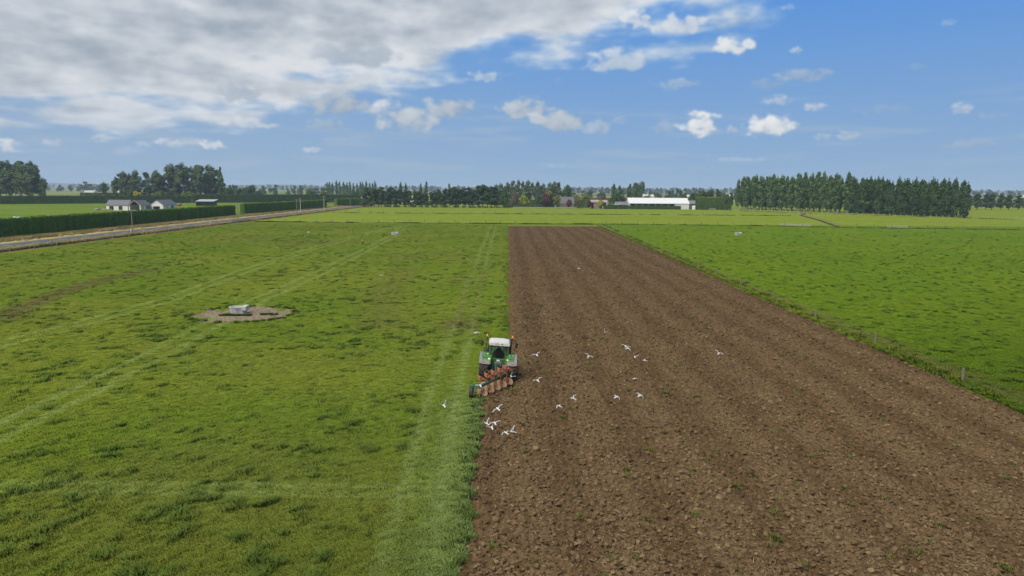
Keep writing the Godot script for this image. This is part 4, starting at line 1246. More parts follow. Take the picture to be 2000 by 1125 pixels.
func pavilion(label: String, at: Vector3, w: float, d: float, along_x: bool, front: Array, right: Array, open_gable: bool) -> void:
	var o := base("house", at)
	tag(o, label, "house", "white-wrapped houses under construction")
	var eave := 3.2
	var ridge := 6.0
	var x := w * 0.5
	var z := d * 0.5
	wall_run(o, Vector3(-x, 0, z), Vector3(x, 0, z), eave, 0.18, front, M.wrap)
	wall_run(o, Vector3(x - 0.09, 0, z - 0.1), Vector3(x - 0.09, 0, -z), eave, 0.17, right, M.wrap)
	wall_run(o, Vector3(-x + 0.09, 0, z - 0.1), Vector3(-x + 0.09, 0, -z), eave, 0.17, [], M.wrap)
	wall_run(o, Vector3(-x, 0, -z + 0.09), Vector3(x, 0, -z + 0.09), eave, 0.16, [], M.wrap)
	wall_box(o, "slab", Vector3(0, 0.1, 0), Vector3(w - 0.5, 0.2, d - 0.5), M.concrete)
	gable_roof(o, "roof", w, d, eave, ridge, along_x, M.roof)
	if along_x:
		gable_end(o, d, eave + 0.01, ridge - 0.05, Vector3(x - 0.1, 0, 0), PI / 2, M.wrap)
		gable_end(o, d, eave + 0.01, ridge - 0.05, Vector3(-x + 0.1, 0, 0), PI / 2, M.wrap)
	else:
		gable_end(o, w, eave + 0.01, ridge - 0.05, Vector3(0, 0, -z + 0.1), 0.0, M.wrap)
		if not open_gable:
			gable_end(o, w, eave + 0.01, ridge - 0.05, Vector3(0, 0, z - 0.1), 0.0, M.wrap)
		else:
			for s in [-1.0, 1.0]:   # bare trusses in the open gable
				for k in 3:
					var st := newst()
					box(st, Vector3(s * x * 0.5, (eave + ridge) * 0.5 - 0.12, z - 0.4 - k * 1.2), Vector3(0.12, 0.14, Vector2(x, ridge - eave).length()), 0.0, Basis(Vector3.BACK, -s * atan2(ridge - eave, x)) * Basis(Vector3.UP, PI / 2))
					obj("truss", st, M.timber, o)
			for s in [-1.0, 1.0]:
				var bb := newst()
				prism(bb, [Vector2(0, ridge - 0.28), Vector2(s * (x + 0.35), eave - 0.65), Vector2(s * (x + 0.35), eave - 0.3), Vector2(0, ridge + 0.05)], z + 0.355, z + 0.40)
				obj("bargeboard", bb, M.timber, o)
			for k in 4:
				var st := newst()
				box(st, Vector3(lerpf(-x + 0.6, x - 0.6, k / 3.0), eave * 0.5, z - 1.5), Vector3(0.12, eave, 0.12))
				obj("stud", st, M.timber, o)

func shed_posts(o: Node, xs: Array, h: float, z: float, w: float, m: Material) -> void:
	for x in xs:
		var st := newst()
		box(st, Vector3(x, h * 0.5, z), Vector3(w, h, w), 0.02)
		obj("post", st, m, o)

func build_buildings() -> void:
	var t1 := noise_tex(24, 0.03, 4, 0.82, 1.12, 256)
	M.wrap = mat(lin(0.64, 0.635, 0.63), 0.7, 0, t1, 2.3)
	M.roof = mat(lin(0.085, 0.092, 0.108), 0.55, 0.2, t1, 1.3)
	M.concrete = mat(lin(0.42, 0.41, 0.38), 0.9, 0, t1, 0.8)
	M.timber = mat(lin(0.42, 0.30, 0.18), 0.85, 0, t1, 0.7)
	M.dark = mat(lin(0.035, 0.033, 0.032), 0.85)
	M.steel_wall = mat(lin(0.16, 0.165, 0.17), 0.7, 0, t1, 1.9)
	M.glass = mat(Color(0.05, 0.07, 0.08, 0.35), 0.05)
	M.glass.transparency = BaseMaterial3D.TRANSPARENCY_ALPHA
	pavilion("left white-walled house with a grey ridge roof, side on", Vector3(-229.4, 0, -408.5), 12.6, 7.0, true, [[1.8, 4.2, 0.3, 2.5], [7.2, 9.4, 0.3, 2.5]], [[2.0, 3.4, 0.0, 2.4]], false)
	pavilion("middle house with an open timber-framed gable and grey roof", Vector3(-219.1, 0, -410.8), 6.9, 11.6, false, [[0.6, 6.3, 0.0, 3.19]], [[2.0, 3.0, 0.6, 2.3], [6.0, 11.0, 0.0, 2.6]], true)
	pavilion("right white-walled house with a wide dark doorway in its gable", Vector3(-212.0, 0, -424.8), 7.8, 17.0, false, [[1.8, 5.8, 0.0, 2.2]], [[4.0, 5.0, 0.6, 2.4], [10.0, 12.8, 0.1, 2.5]], false)
	var heap := newst()   # spoil
	rng.seed = 61
	for i in 14:
		var c := Vector3(rnd(-5, 5), 0.1, rnd(-1.5, 1.5))
		var lm: ArrayMesh = lump(600 + i, 0.25)
		heap.append_from(lm, 0, Transform3D(Basis.IDENTITY.scaled(Vector3(rnd(1.2, 2.4), rnd(0.5, 1.1), rnd(1.0, 2.0))), c))
	var hp := part("spoil_heap", heap.commit(), mat(lin(0.20, 0.175, 0.14), 0.95, 0, t1, 1.1), self, Vector3(-238, 0, -404))
	tag(hp, "low grey-brown heap of earth left of the white houses", "heap")
	# carport behind the hedge
	var cp := base("carport", Vector3(-226, 0, -517))
	tag(cp, "dark open carport with a pale grey lean-to roof right of the houses", "shed")
	wall_box(cp, "back_wall", Vector3(0, 1.7, -3.4), Vector3(13, 3.4, 0.2), M.steel_wall)
	wall_box(cp, "side_wall", Vector3(-6.4, 1.7, 0), Vector3(0.2, 3.4, 6.6), M.steel_wall)
	var rs := newst()
	box(rs, Vector3(0.5, 4.0, 0), Vector3(14, 0.15, 8.4), 0.03, Basis(Vector3.RIGHT, 0.16))
	obj("roof", rs, mat(lin(0.34, 0.36, 0.38), 0.5, 0.3, t1, 1.7), cp)
	shed_posts(cp, [-5.8, -1.5, 2.5, 6.3], 3.3, 3.2, 0.18, M.dark)
	var tl := base("farm_trailer", Vector3(-240, 0, -500))
	tag(tl, "low orange-red farm trailer behind the roadside hedge", "trailer")
	var s1 := newst()
	box(s1, Vector3(0, 1.5, 0), Vector3(6.0, 1.1, 2.4), 0.06)
	obj("tray", s1, mat(lin(0.42, 0.09, 0.05), 0.6, 0, t1, 0.9), tl)
	for x in [-1.8, 1.8]:
		for z in [-1.0, 1.0]:
			var s2 := newst()
			lathe_x(s2, Vector3.ZERO, [[-0.15, 0.2], [-0.15, 0.42], [-0.1, 0.48], [0.1, 0.48], [0.15, 0.42], [0.15, 0.2]], 14)
			var wv := obj("wheel", s2, M.dark, tl)
			wv.position = Vector3(x, 0.48, z)
			wv.rotation.y = PI / 2
	var s3 := newst()
	box(s3, Vector3(0, 0.85, 0), Vector3(5.6, 0.2, 1.0), 0.03)
	tube(s3, Vector3(2.8, 0.85, 0), Vector3(4.6, 0.55, 0), 0.07, 0.06)
	obj("chassis", s3, M.dark, tl)
	# wrapped bales at far left
	var wrap := mat(lin(0.48, 0.60, 0.60), 0.35)
	for i in 6:
		var st := newst()
		lathe_x(st, Vector3.ZERO, [[-0.62, 0.0], [-0.62, 0.55], [-0.55, 0.63], [0.55, 0.63], [0.62, 0.55], [0.62, 0.0]], 18)
		var bo := obj("wrapped_bale", st, wrap, self)
		bo.position = Vector3(-204.0 + i * 1.6, 0.62, -285.0 - i * 0.2)
		tag(bo, "%s pale blue wrapped bale from the left in the row at far left" % ORD[i], "bale", "wrapped bales at far left")
	# white farm shed
	var white := mat(lin(0.54, 0.55, 0.57), 0.45, 0.0, t1, 3.1)
	var sh := base("farm_shed", Vector3(111.5, 0, -514))
	tag(sh, "long white open-fronted farm shed with a white roof", "shed")
	wall_run(sh, Vector3(11.8, 0, 8), Vector3(22, 0, 8), 4.2, 0.2, [], white)
	wall_run(sh, Vector3(22, 0, 7.9), Vector3(22, 0, -8), 4.2, 0.2, [], white)
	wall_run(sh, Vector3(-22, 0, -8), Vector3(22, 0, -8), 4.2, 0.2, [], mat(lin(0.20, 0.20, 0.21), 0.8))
	wall_run(sh, Vector3(-22, 0, 7.9), Vector3(-22, 0, -8), 4.2, 0.2, [], white)
	gable_roof(sh, "roof", 44, 16, 4.25, 8.0, true, white, 0.4)
	gable_end(sh, 16, 4.25, 7.95, Vector3(21.9, 0, 0), PI / 2, white)
	gable_end(sh, 16, 4.25, 7.95, Vector3(-21.9, 0, 0), PI / 2, white)
	shed_posts(sh, [-21.6, -17.0, -12.4, -7.6, -2.8, 2.0, 6.8, 11.4], 4.2, 7.9, 0.3, white)
	wall_box(sh, "beam", Vector3(-5, 3.95, 8.05), Vector3(33.6, 0.35, 0.2), white)
	for i in 7:
		wall_box(sh, "panel", Vector3(-19.3 + i * 4.75, 0.9, 7.6), Vector3(4.2, 1.8, 0.12), mat(lin(0.30, 0.30, 0.31), 0.8) if i == 0 else M.concrete)
	# lean-to left of it
	var lt := base("lean_to", Vector3(84.6, 0, -512))
	tag(lt, "dark lean-to shed with a white end wall, left of the white shed", "shed")
	wall_box(lt, "back_wall", Vector3(0, 2.2, -3.5), Vector3(8.4, 4.4, 0.2), M.steel_wall)
	var e1 := newst()
	prism(e1, [Vector2(-3.5, 0), Vector2(3.5, 0), Vector2(3.5, 2.6), Vector2(-3.5, 4.8)], -0.12, 0.12, Transform3D(Basis(Vector3.UP, -PI / 2), Vector3(-4.3, 0, 0)))
	obj("end_wall", e1, white, lt)
	var e2 := newst()
	box(e2, Vector3(0, 3.95, 0), Vector3(8.9, 0.14, 7.6), 0.02, Basis(Vector3.RIGHT, 0.30))
	obj("roof", e2, mat(lin(0.12, 0.12, 0.13), 0.6, 0, t1, 1.7), lt)
	shed_posts(lt, [-1.2, 1.6, 4.1], 2.9, 3.3, 0.2, M.dark)
	# pink-roofed shed and carport
	var pk := base("small_shed", Vector3(67.8, 0, -514))
	tag(pk, "small shed with a dusty pink flat roof in the farmyard", "shed")
	var brick := mat(lin(0.24, 0.17, 0.15), 0.9, 0, t1, 0.6)
	wall_box(pk, "back_wall", Vector3(0, 2.4, -4), Vector3(12, 4.8, 0.2), brick)
	wall_box(pk, "side_wall", Vector3(-5.9, 2.4, 0), Vector3(0.2, 4.8, 7.8), brick)
	wall_box(pk, "front_wall", Vector3(-1.5, 2.4, 3.9), Vector3(5.4, 4.8, 0.2), brick)
	shed_posts(pk, [2.6, 5.7], 4.8, 3.9, 0.7, mat(lin(0.50, 0.42, 0.40), 0.9))
	var pr := newst()
	box(pr, Vector3(0, 5.6, 0), Vector3(13.2, 0.3, 9.0), 0.05, Basis(Vector3.RIGHT, 0.12))
	obj("roof", pr, mat(lin(0.30, 0.225, 0.225), 0.7, 0, t1, 1.9), pk)
	wall_box(pk, "fascia", Vector3(0, 4.75, 4.42), Vector3(13.1, 0.4, 0.1), mat(lin(0.45, 0.36, 0.36), 0.8))
	var cv := base("canopy", Vector3(79, 0, -509))
	tag(cv, "low sagging pale canopy between the pink-roofed shed and the lean-to", "canopy")
	var cs := newst()
	for i in 10:
		var x0 := -4.8 + i * 0.96
		var y0 := 2.9 + 0.035 * pow(x0 - 0.5, 2.0)
		var x1 := x0 + 0.96
		var y1 := 2.9 + 0.035 * pow(x1 - 0.5, 2.0)
		prism(cs, [Vector2(x0, y0), Vector2(x1, y1), Vector2(x1, y1 + 0.12), Vector2(x0, y0 + 0.12)], -2.5, 2.5)
	obj("sheet", cs, mat(lin(0.45, 0.48, 0.52), 0.6), cv)
	shed_posts(cv, [-4.4, -1.4, 1.6, 4.4], 2.9, 2.2, 0.14, M.dark)
	wall_box(cv, "back_wall", Vector3(0, 1.4, -2.4), Vector3(9.6, 2.8, 0.15), M.steel_wall)
	# grey-roofed farmhouse behind the garden
	var fh := base("farmhouse", Vector3(42.5, 0, -520))
	tag(fh, "grey-roofed farmhouse half hidden by the garden trees", "house")
	var gw := mat(lin(0.14, 0.13, 0.12), 0.9, 0, t1, 1.4)
	wall_run(fh, Vector3(-7, 0, 5), Vector3(7, 0, 5), 3.6, 0.2, [[1.5, 3.5, 0.8, 2.4], [9.5, 12.0, 0.8, 2.4]], gw)
	wall_run(fh, Vector3(7, 0, 4.9), Vector3(7, 0, -5), 3.6, 0.2, [], gw)
	wall_run(fh, Vector3(-7, 0, 4.9), Vector3(-7, 0, -5), 3.6, 0.2, [], gw)
	wall_run(fh, Vector3(-7, 0, -4.95), Vector3(7, 0, -4.95), 3.6, 0.16, [], gw)
	gable_roof(fh, "roof", 14, 10, 3.6, 8.4, true, mat(lin(0.085, 0.085, 0.09), 0.8, 0, t1, 1.1))
	gable_end(fh, 10, 3.6, 8.3, Vector3(6.9, 0, 0), PI / 2, gw)
	gable_end(fh, 10, 3.6, 8.3, Vector3(-6.9, 0, 0), PI / 2, gw)
	wall_box(fh, "chimney", Vector3(-3, 8.6, -1), Vector3(0.9, 2.0, 0.9), brick)
	# right of the white shed
	var gs := base("small_shed", Vector3(137.5, 0, -515))
	tag(gs, "small grey-green roofed shed against the white shed's right end", "shed")
	var gm := mat(lin(0.13, 0.16, 0.15), 0.7, 0, t1, 1.6)
	wall_box(gs, "wall", Vector3(0, 2.1, 0), Vector3(6.4, 4.2, 6.4), gm)
	gable_roof(gs, "roof", 6.6, 6.6, 4.2, 6.2, true, gm)
	var tk := base("water_tank", Vector3(137.2, 0, -505))
	tag(tk, "pale round water tank beside the white shed's right end", "tank")
	var ts := newst()
	var prof := [[0.0, 0.0], [0.0, 1.7], [2.2, 1.7], [2.35, 1.55], [2.75, 0.35], [2.75, 0.0]]
	lathe_x(ts, Vector3.ZERO, prof, 24)
	var tb := obj("shell", ts, mat(lin(0.55, 0.57, 0.60), 0.6, 0, t1, 1.0), tk)
	tb.rotation.z = PI / 2
	var lid := newst()
	lathe_x(lid, Vector3.ZERO, [[2.74, 0.3], [2.85, 0.3], [2.88, 0.25], [2.88, 0.0]], 12)
	obj("lid", lid, M.dark, tk).rotation.z = PI / 2
	# pale far buildings
	var far := [[-905, -1500, 22, 4, 9, "long pale far shed between the gum clumps"], [-830, -1490, 16, 4, 8, "second pale far shed right of the first between the gum clumps"], [-150, -905, 16, 5.5, 10, "white far house beyond the end of the road"], [262, -1300, 30, 5, 10, "pale far shed in the green field behind the white shed"], [340, -1290, 22, 5, 10, "second pale far shed behind the white shed's roof"], [470, -1420, 28, 5, 10, "pale far shed right of the big lone tree"], [1150, -1500, 60, 7, 18, "long pale far shed on the rise at far right"], [1300, -1540, 40, 6, 14, "second pale far shed at far right"]]
	for q in far:
		var fb := base("far_building", Vector3(q[0], 0, q[1]))
		tag(fb, q[5], "building")
		wall_box(fb, "wall", Vector3(0, q[3] * 0.35, 0), Vector3(q[2], q[3] * 0.7, q[4]), mat(lin(0.55, 0.54, 0.52), 0.8))
		gable_roof(fb, "roof", q[2], q[4], q[3] * 0.7, q[3], true, mat(lin(0.62, 0.62, 0.63), 0.6))
	# glasshouse tunnels past the end of the road
	for i in 4:
		var gh := newst()
		var pts := []
		for k in 9: pts.append(Vector2(cos(PI * k / 8.0) * 4.5, sin(PI * k / 8.0) * 3.6))
		prism(gh, pts, -15, 15)
		var go := obj("tunnel_house", gh, mat(lin(0.52, 0.55, 0.58), 0.4), self)
		go.position = Vector3(-118.0 + i * 10.0, 0, -640 - i * 4)
		tag(go, "%s pale plastic tunnel house from the left beyond the farthest hedge" % ORD[i], "tunnel house", "tunnel houses beyond the farthest hedge")

func build_poles() -> void:
	var wood_ := mat(lin(0.20, 0.18, 0.155), 0.9, 0, M.grain, 1.2)
	var pale := mat(lin(0.46, 0.45, 0.43), 0.85, 0, M.grain, 1.2)
	var q := [[-112.6, -206, 7.7, 0, "leaning grey timber power pole nearest at the roadside, before the long hedge"], [-111.9, -285, 7.6, 1, "power pole with a crossarm where the first roadside hedge ends"], [-112.2, -366, 7.8, 1, "power pole with a crossarm before the second roadside hedge"], [-122.3, -406, 8.3, 0, "bare pale pole on the hedge side of the road"], [-111.6, -418, 8.8, 1, "tall pale power pole near the end of the second hedge"], [-123.6, -540, 5.6, 0, "short pale pole before the farthest clipped hedge"]]
	for i in q.size():
		var a: Array = q[i]
		var o := base("power_pole", Vector3(a[0], 0, a[1]))
		tag(o, a[4], "pole", "power poles along the road")
		var h: float = a[2]
		var st := newst()
		tube(st, Vector3(0, -0.5, 0), Vector3(0.03, h, 0), 0.17, 0.11, 10)
		obj("pole", st, pale if i > 2 else wood_, o)
		if a[3]:
			var s2 := newst()
			box(s2, Vector3(0.03, h - 0.35, 0.14), Vector3(2.5, 0.13, 0.1), 0.015)
			var arm := obj("crossarm", s2, wood_, o)
			for x in [-1.1, -0.5, 0.55, 1.15]:
				var s3 := newst()
				tube(s3, Vector3(x, h - 0.3, 0.14), Vector3(x, h - 0.1, 0.14), 0.06, 0.04, 8)
				obj("insulator", s3, pale, arm)
		else:
			var s4 := newst()
			box(s4, Vector3(0.03, h - 0.25, 0.15), Vector3(0.2, 0.3, 0.12), 0.02)
			obj("bracket", s4, M.dark, o)
	for i in 5:
		var o := base("marker_post", Vector3(-112.6, 0.05, -150.0 - i * 55.0))
		tag(o, "%s small white roadside marker post counting from the left" % ORD[i], "marker", "roadside marker posts")
		var st := newst()
		box(st, Vector3(0, 0.5, 0), Vector3(0.1, 1.0, 0.04), 0.01)
		obj("post", st, mat(lin(0.7, 0.7, 0.7), 0.6), o)
		var s2 := newst()
		box(s2, Vector3(0, 0.85, 0.024), Vector3(0.07, 0.14, 0.01))
		obj("reflector", s2, mat(lin(0.5, 0.05, 0.03), 0.3), o)

func trough(at: Vector3, turn: float, label: String, s := 1.0) -> void:
	var o := base("water_trough", at, turn)
	o.scale = Vector3.ONE * s
	tag(o, label, "trough")
	var ring := func(rx: float, rz: float, y: float) -> Array:
		var p := []
		for k in 28:
			var a := TAU * k / 28.0
			var cx := 0.55 if cos(a) > 0.0 else -0.55
			p.append(Vector3(cx * (rx / 0.98) + cos(a) * (rx - 0.55), y, sin(a) * rz))
		return p
	var rings := [ring.call(0.88, 0.42, -0.05), ring.call(0.98, 0.52, 0.66), ring.call(1.02, 0.56, 0.70), ring.call(1.02, 0.56, 0.78), ring.call(0.94, 0.48, 0.79), ring.call(0.90, 0.44, 0.62), ring.call(0.82, 0.37, 0.20)]
	var st := newst()
	for i in rings.size() - 1:
		for k in 28:
			var a: Vector3 = rings[i][k]
			var b: Vector3 = rings[i][(k + 1) % 28]
			var c: Vector3 = rings[i + 1][(k + 1) % 28]
			var d: Vector3 = rings[i + 1][k]
			var out := Vector3(a.x + b.x, 0, a.z + b.z).normalized()
			if i == 3: out = Vector3.UP
			if i > 3: out = -out
			quad(st, a, b, c, d, out)
	for k in 28: tri(st, Vector3(0, 0.2, 0), rings[6][k], rings[6][(k + 1) % 28], Vector3.UP)
	obj("basin", st, M.trough, o)
	var ws := newst()
	for k in 28: tri(ws, Vector3(0, 0.6, 0), rings[5][k] * Vector3(0.985, 0, 0.985) + Vector3(0, 0.6, 0), rings[5][(k + 1) % 28] * Vector3(0.985, 0, 0.985) + Vector3(0, 0.6, 0), Vector3.UP)
	obj("water", ws, mat(lin(0.03, 0.04, 0.035), 0.05), o)
	var vs := newst()
	box(vs, Vector3(0.74, 0.62, 0), Vector3(0.52, 0.52, 1.16), 0.05)
	obj("valve_cover", vs, M.trough, o)
	var ps := newst()
	tube(ps, Vector3(0.0, 0.0, 0.62), Vector3(0.0, 0.66, 0.60), 0.02, 0.02, 6)
	tube(ps, Vector3(-0.25, 0.52, 0.585), Vector3(0.45, 0.6, 0.585), 0.015, 0.015, 6)
	obj("pipe", ps, M.dark, o)

# ---------- tractor ----------
func wheel(parent: Node, at: Vector3, r: float, w: float, lugs: int, rim_c: Material, rubber: Material, left: bool) -> void:
	var o := Node3D.new()
	o.name = "wheel"
	parent.add_child(o, true)
	o.position = at
	var st := newst()
	var h := w * 0.5
	lathe_x(st, Vector3.ZERO, [[-h * 0.7, r * 0.52], [-h * 0.95, r * 0.66], [-h, r * 0.8], [-h * 0.9, r * 0.93], [-h * 0.6, r * 0.955], [h * 0.6, r * 0.955], [h * 0.9, r * 0.93], [h, r * 0.8], [h * 0.95, r * 0.66], [h * 0.7, r * 0.52]], 40)
	for i in lugs:
		for s in [-1.0, 1.0]:
			var a := TAU * (i + (0.5 if s > 0 else 0.0)) / lugs
			var d := Vector3(0, cos(a), sin(a))
			var tang := Vector3(0, -sin(a), cos(a))
			var along := (Vector3(s, 0, 0) * 0.80 - tang * 0.60).normalized()
			var bs := Basis(along, d, along.cross(d).normalized())
			box(st, d * r * 0.965 + Vector3(s * h * 0.5, 0, 0), Vector3(h * 1.18, r * 0.085, 0.065), 0.012, bs)
			box(st, d * r * 0.90 + Vector3(s * h * 0.97, 0, 0) - tang * 0.10, Vector3(0.05, r * 0.12, 0.07), 0.01, Basis(Vector3(1, 0, 0), d, tang))
	obj("tyre", st, rubber, o)
	var rm := newst()
	var k := -1.0 if left else 1.0
	lathe_x(rm, Vector3.ZERO, [[-h * 0.72, r * 0.53], [-h * 0.66, r * 0.47], [-h * 0.3, r * 0.44], [-h * 0.2, 0.0]], 28)
	lathe_x(rm, Vector3.ZERO, [[h * 0.2, 0.0], [h * 0.3, r * 0.44], [h * 0.66, r * 0.47], [h * 0.72, r * 0.53]], 28)
	tube(rm, Vector3(k * h * 0.2, 0, 0), Vector3(k * h * 0.55, 0, 0), r * 0.16, r * 0.13, 14)
	obj("rim", rm, rim_c, o)

func arc_shell(st: SurfaceTool, x0: float, x1: float, c: Vector3, r0: float, r1: float, a0: float, a1: float, seg: int) -> void:
	# curved plate between radii r0 and r1; angle 0 points back (+z), 90 degrees up
	for i in seg:
		var t0 := deg_to_rad(lerpf(a0, a1, float(i) / seg))
		var t1 := deg_to_rad(lerpf(a0, a1, float(i + 1) / seg))
		var e0 := Vector3(0, sin(t0), cos(t0))
		var e1 := Vector3(0, sin(t1), cos(t1))
		var X0 := c + Vector3(x0, 0, 0)
		var X1 := c + Vector3(x1, 0, 0)
		quad(st, X0 + e0 * r1, X1 + e0 * r1, X1 + e1 * r1, X0 + e1 * r1, e0 + e1)
		quad(st, X0 + e0 * r0, X1 + e0 * r0, X1 + e1 * r0, X0 + e1 * r0, -e0 - e1)
		quad(st, X0 + e0 * r0, X0 + e0 * r1, X0 + e1 * r1, X0 + e1 * r0, Vector3.LEFT)
		quad(st, X1 + e0 * r0, X1 + e0 * r1, X1 + e1 * r1, X1 + e1 * r0, Vector3.RIGHT)
		if i == 0: quad(st, X0 + e0 * r0, X1 + e0 * r0, X1 + e0 * r1, X0 + e0 * r1, Vector3(0, -cos(t0), sin(t0)))
		if i == seg - 1: quad(st, X0 + e1 * r0, X1 + e1 * r0, X1 + e1 * r1, X0 + e1 * r1, Vector3(0, cos(t1), -sin(t1)))

func build_tractor() -> void:
	var dust := noise_tex(26, 0.03, 4, 0.6, 1.2, 256)
	var green := mat(lin(0.042, 0.155, 0.044), 0.42, 0, dust, 0.9)
	var grey := mat(lin(0.17, 0.174, 0.182), 0.6, 0, dust, 0.7)
	var black := mat(lin(0.022, 0.022, 0.023), 0.6)
	var rubber := mat(lin(0.050, 0.041, 0.033), 0.92, 0, dust, 0.5)
	var white := mat(lin(0.55, 0.54, 0.515), 0.4, 0, dust, 1.3)
	var steel := mat(lin(0.13, 0.13, 0.13), 0.55, 0.3, dust, 0.4)
	var red := mat(lin(0.45, 0.035, 0.03), 0.35)
	var amber := mat(lin(0.75, 0.20, 0.03), 0.3)
	var lens := mat(lin(0.62, 0.60, 0.56), 0.25)
	var yellow := mat(lin(0.70, 0.52, 0.04), 0.5)
	var t := base("tractor", Vector3(-0.78, -0.09, -49.4))
	t.rotation = Vector3(0, 0.0, deg_to_rad(-4.6))
	tag(t, "green tractor with a white roof pulling the plough away from view", "tractor")
	# wheels
	for s in [-1.0, 1.0]:
		wheel(t, Vector3(s * 1.02, 0.98, 0), 0.98, 0.66, 20, red if false else grey, rubber, s < 0)
		wheel(t, Vector3(s * 0.97, 0.74, -2.75), 0.74, 0.54, 18, grey, rubber, s < 0)
	var st := newst()
	box(st, Vector3(0, 0.95, -1.6), Vector3(0.56, 0.55, 3.6), 0.05)
	box(st, Vector3(0, 0.95, 0.05), Vector3(0.75, 0.75, 0.7), 0.06)
	tube(st, Vector3(-0.75, 0.98, 0), Vector3(0.75, 0.98, 0), 0.18, 0.18, 12)
	tube(st, Vector3(-0.75, 0.74, -2.75), Vector3(0.75, 0.74, -2.75), 0.12, 0.12, 10)
	obj("chassis", st, steel, t)
	# bonnet
	st = newst()
	prism(st, [Vector2(-0.44, 1.1), Vector2(-0.46, 1.75), Vector2(-0.32, 1.93), Vector2(0.32, 1.93), Vector2(0.46, 1.75), Vector2(0.44, 1.1)], -1.25, -3.45)
	prism(st, [Vector2(-0.40, 1.1), Vector2(-0.40, 1.6), Vector2(-0.26, 1.76), Vector2(0.26, 1.76), Vector2(0.40, 1.6), Vector2(0.40, 1.1)], -3.45, -3.75)
	obj("bonnet", st, green, t)
	# cab
	var cab := Node3D.new()
	cab.name = "cab"
	t.add_child(cab, true)
	var P := func(a: Vector3, b: Vector3, r: float, m: Material, called := "pillar") -> void:
		var q := newst()
		tube(q, a, b, r, r, 8)
		obj(called, q, m, cab)
	for s in [-1.0, 1.0]:
		P.call(Vector3(s * 0.66, 1.62, 0.42), Vector3(s * 0.66, 2.72, 0.36), 0.05, green)
		P.call(Vector3(s * 0.82, 1.45, -0.45), Vector3(s * 0.78, 2.72, -0.40), 0.045, black)
		P.call(Vector3(s * 0.74, 1.35, -1.22), Vector3(s * 0.70, 2.72, -1.05), 0.045, black)
		P.call(Vector3(s * 0.66, 2.68, 0.36), Vector3(s * 0.74, 2.68, -1.05), 0.05, black, "top_rail")
		var g2 := newst()
		quad(g2, Vector3(s * 0.67, 1.62, 0.40), Vector3(s * 0.83, 1.45, -0.45), Vector3(s * 0.79, 2.68, -0.40), Vector3(s * 0.68, 2.68, 0.34), Vector3(s, 0, 0))
		quad(g2, Vector3(s * 0.83, 1.45, -0.47), Vector3(s * 0.75, 1.35, -1.20), Vector3(s * 0.71, 2.68, -1.05), Vector3(s * 0.79, 2.68, -0.42), Vector3(s, 0, 0))
		obj("side_window", g2, M.glass, cab)
	P.call(Vector3(-0.66, 2.66, 0.37), Vector3(0.66, 2.66, 0.37), 0.055, black, "top_rail")
	P.call(Vector3(-0.66, 1.70, 0.43), Vector3(0.66, 1.70, 0.43), 0.045, green, "sill")
	for s in [-1.0, 1.0]: P.call(Vector3(s * 0.57, 1.72, 0.45), Vector3(s * 0.57, 2.62, 0.40), 0.025, black, "window_seal")
	st = newst()
	quad(st, Vector3(-0.6, 1.72, 0.42), Vector3(0.6, 1.72, 0.42), Vector3(0.6, 2.64, 0.37), Vector3(-0.6, 2.64, 0.37), Vector3.BACK)
	obj("rear_window", st, M.glass, cab)
	st = newst()
	quad(st, Vector3(-0.7, 1.9, -1.22), Vector3(0.7, 1.9, -1.22), Vector3(0.68, 2.66, -1.07), Vector3(-0.68, 2.66, -1.07), Vector3.FORWARD)
	obj("windscreen", st, M.glass, cab)
	st = newst()
	box(st, Vector3(0, 1.42, -0.4), Vector3(1.4, 0.24, 1.65), 0.04)
	box(st, Vector3(0, 1.60, 0.40), Vector3(1.34, 0.2, 0.1), 0.03)
	obj("floor", st, green, cab)
	st = newst()
	box(st, Vector3(0.0, 1.78, -0.32), Vector3(0.54, 0.16, 0.54), 0.05)
	box(st, Vector3(0.0, 2.07, -0.05), Vector3(0.50, 0.55, 0.14), 0.05, Basis(Vector3.RIGHT, 0.12))
	box(st, Vector3(0.0, 2.40, 0.0), Vector3(0.28, 0.16, 0.10), 0.04)
	tube(st, Vector3(0, 1.5, -0.3), Vector3(0, 1.74, -0.3), 0.14, 0.12, 8)
	obj("seat", st, black, cab)
	st = newst()
	tube(st, Vector3(0, 1.5, -1.05), Vector3(0, 2.0, -0.85), 0.06, 0.05, 8)
	for k in 16:
		var a0 := TAU * k / 16.0
		var a1 := TAU * (k + 1) / 16.0
		var bs := Basis(Vector3.RIGHT, 0.45)
		tube(st, Vector3(0, 2.0, -0.85) + bs * Vector3(cos(a0) * 0.2, 0, sin(a0) * 0.2), Vector3(0, 2.0, -0.85) + bs * Vector3(cos(a1) * 0.2, 0, sin(a1) * 0.2), 0.016, 0.016, 5)
	obj("steering_wheel", st, black, cab)
	# roof
	st = newst()
	prism(st, [Vector2(-0.76, 2.72), Vector2(-0.78, 2.84), Vector2(-0.68, 2.93), Vector2(-0.35, 2.965), Vector2(0.35, 2.965), Vector2(0.68, 2.93), Vector2(0.78, 2.84), Vector2(0.76, 2.72)], -1.0, 0.42)
	prism(st, [Vector2(-0.72, 2.72), Vector2(-0.73, 2.83), Vector2(-0.64, 2.90), Vector2(0.64, 2.90), Vector2(0.73, 2.83), Vector2(0.72, 2.72)], 0.42, 0.52)
	var roof := obj("roof", st, white, cab)
	for x in [-0.17, 0.2]:
		st = newst()
		tube(st, Vector3(x, 2.86, 0.50), Vector3(x, 2.86, 0.54), 0.045, 0.045, 10)
		obj("roof_lamp", st, black, roof)
	for x in [-0.56, 0.56]:
		st = newst()
		box(st, Vector3(x, 2.70, 0.49), Vector3(0.16, 0.1, 0.08), 0.02)
		obj("work_lamp", st, black, roof)
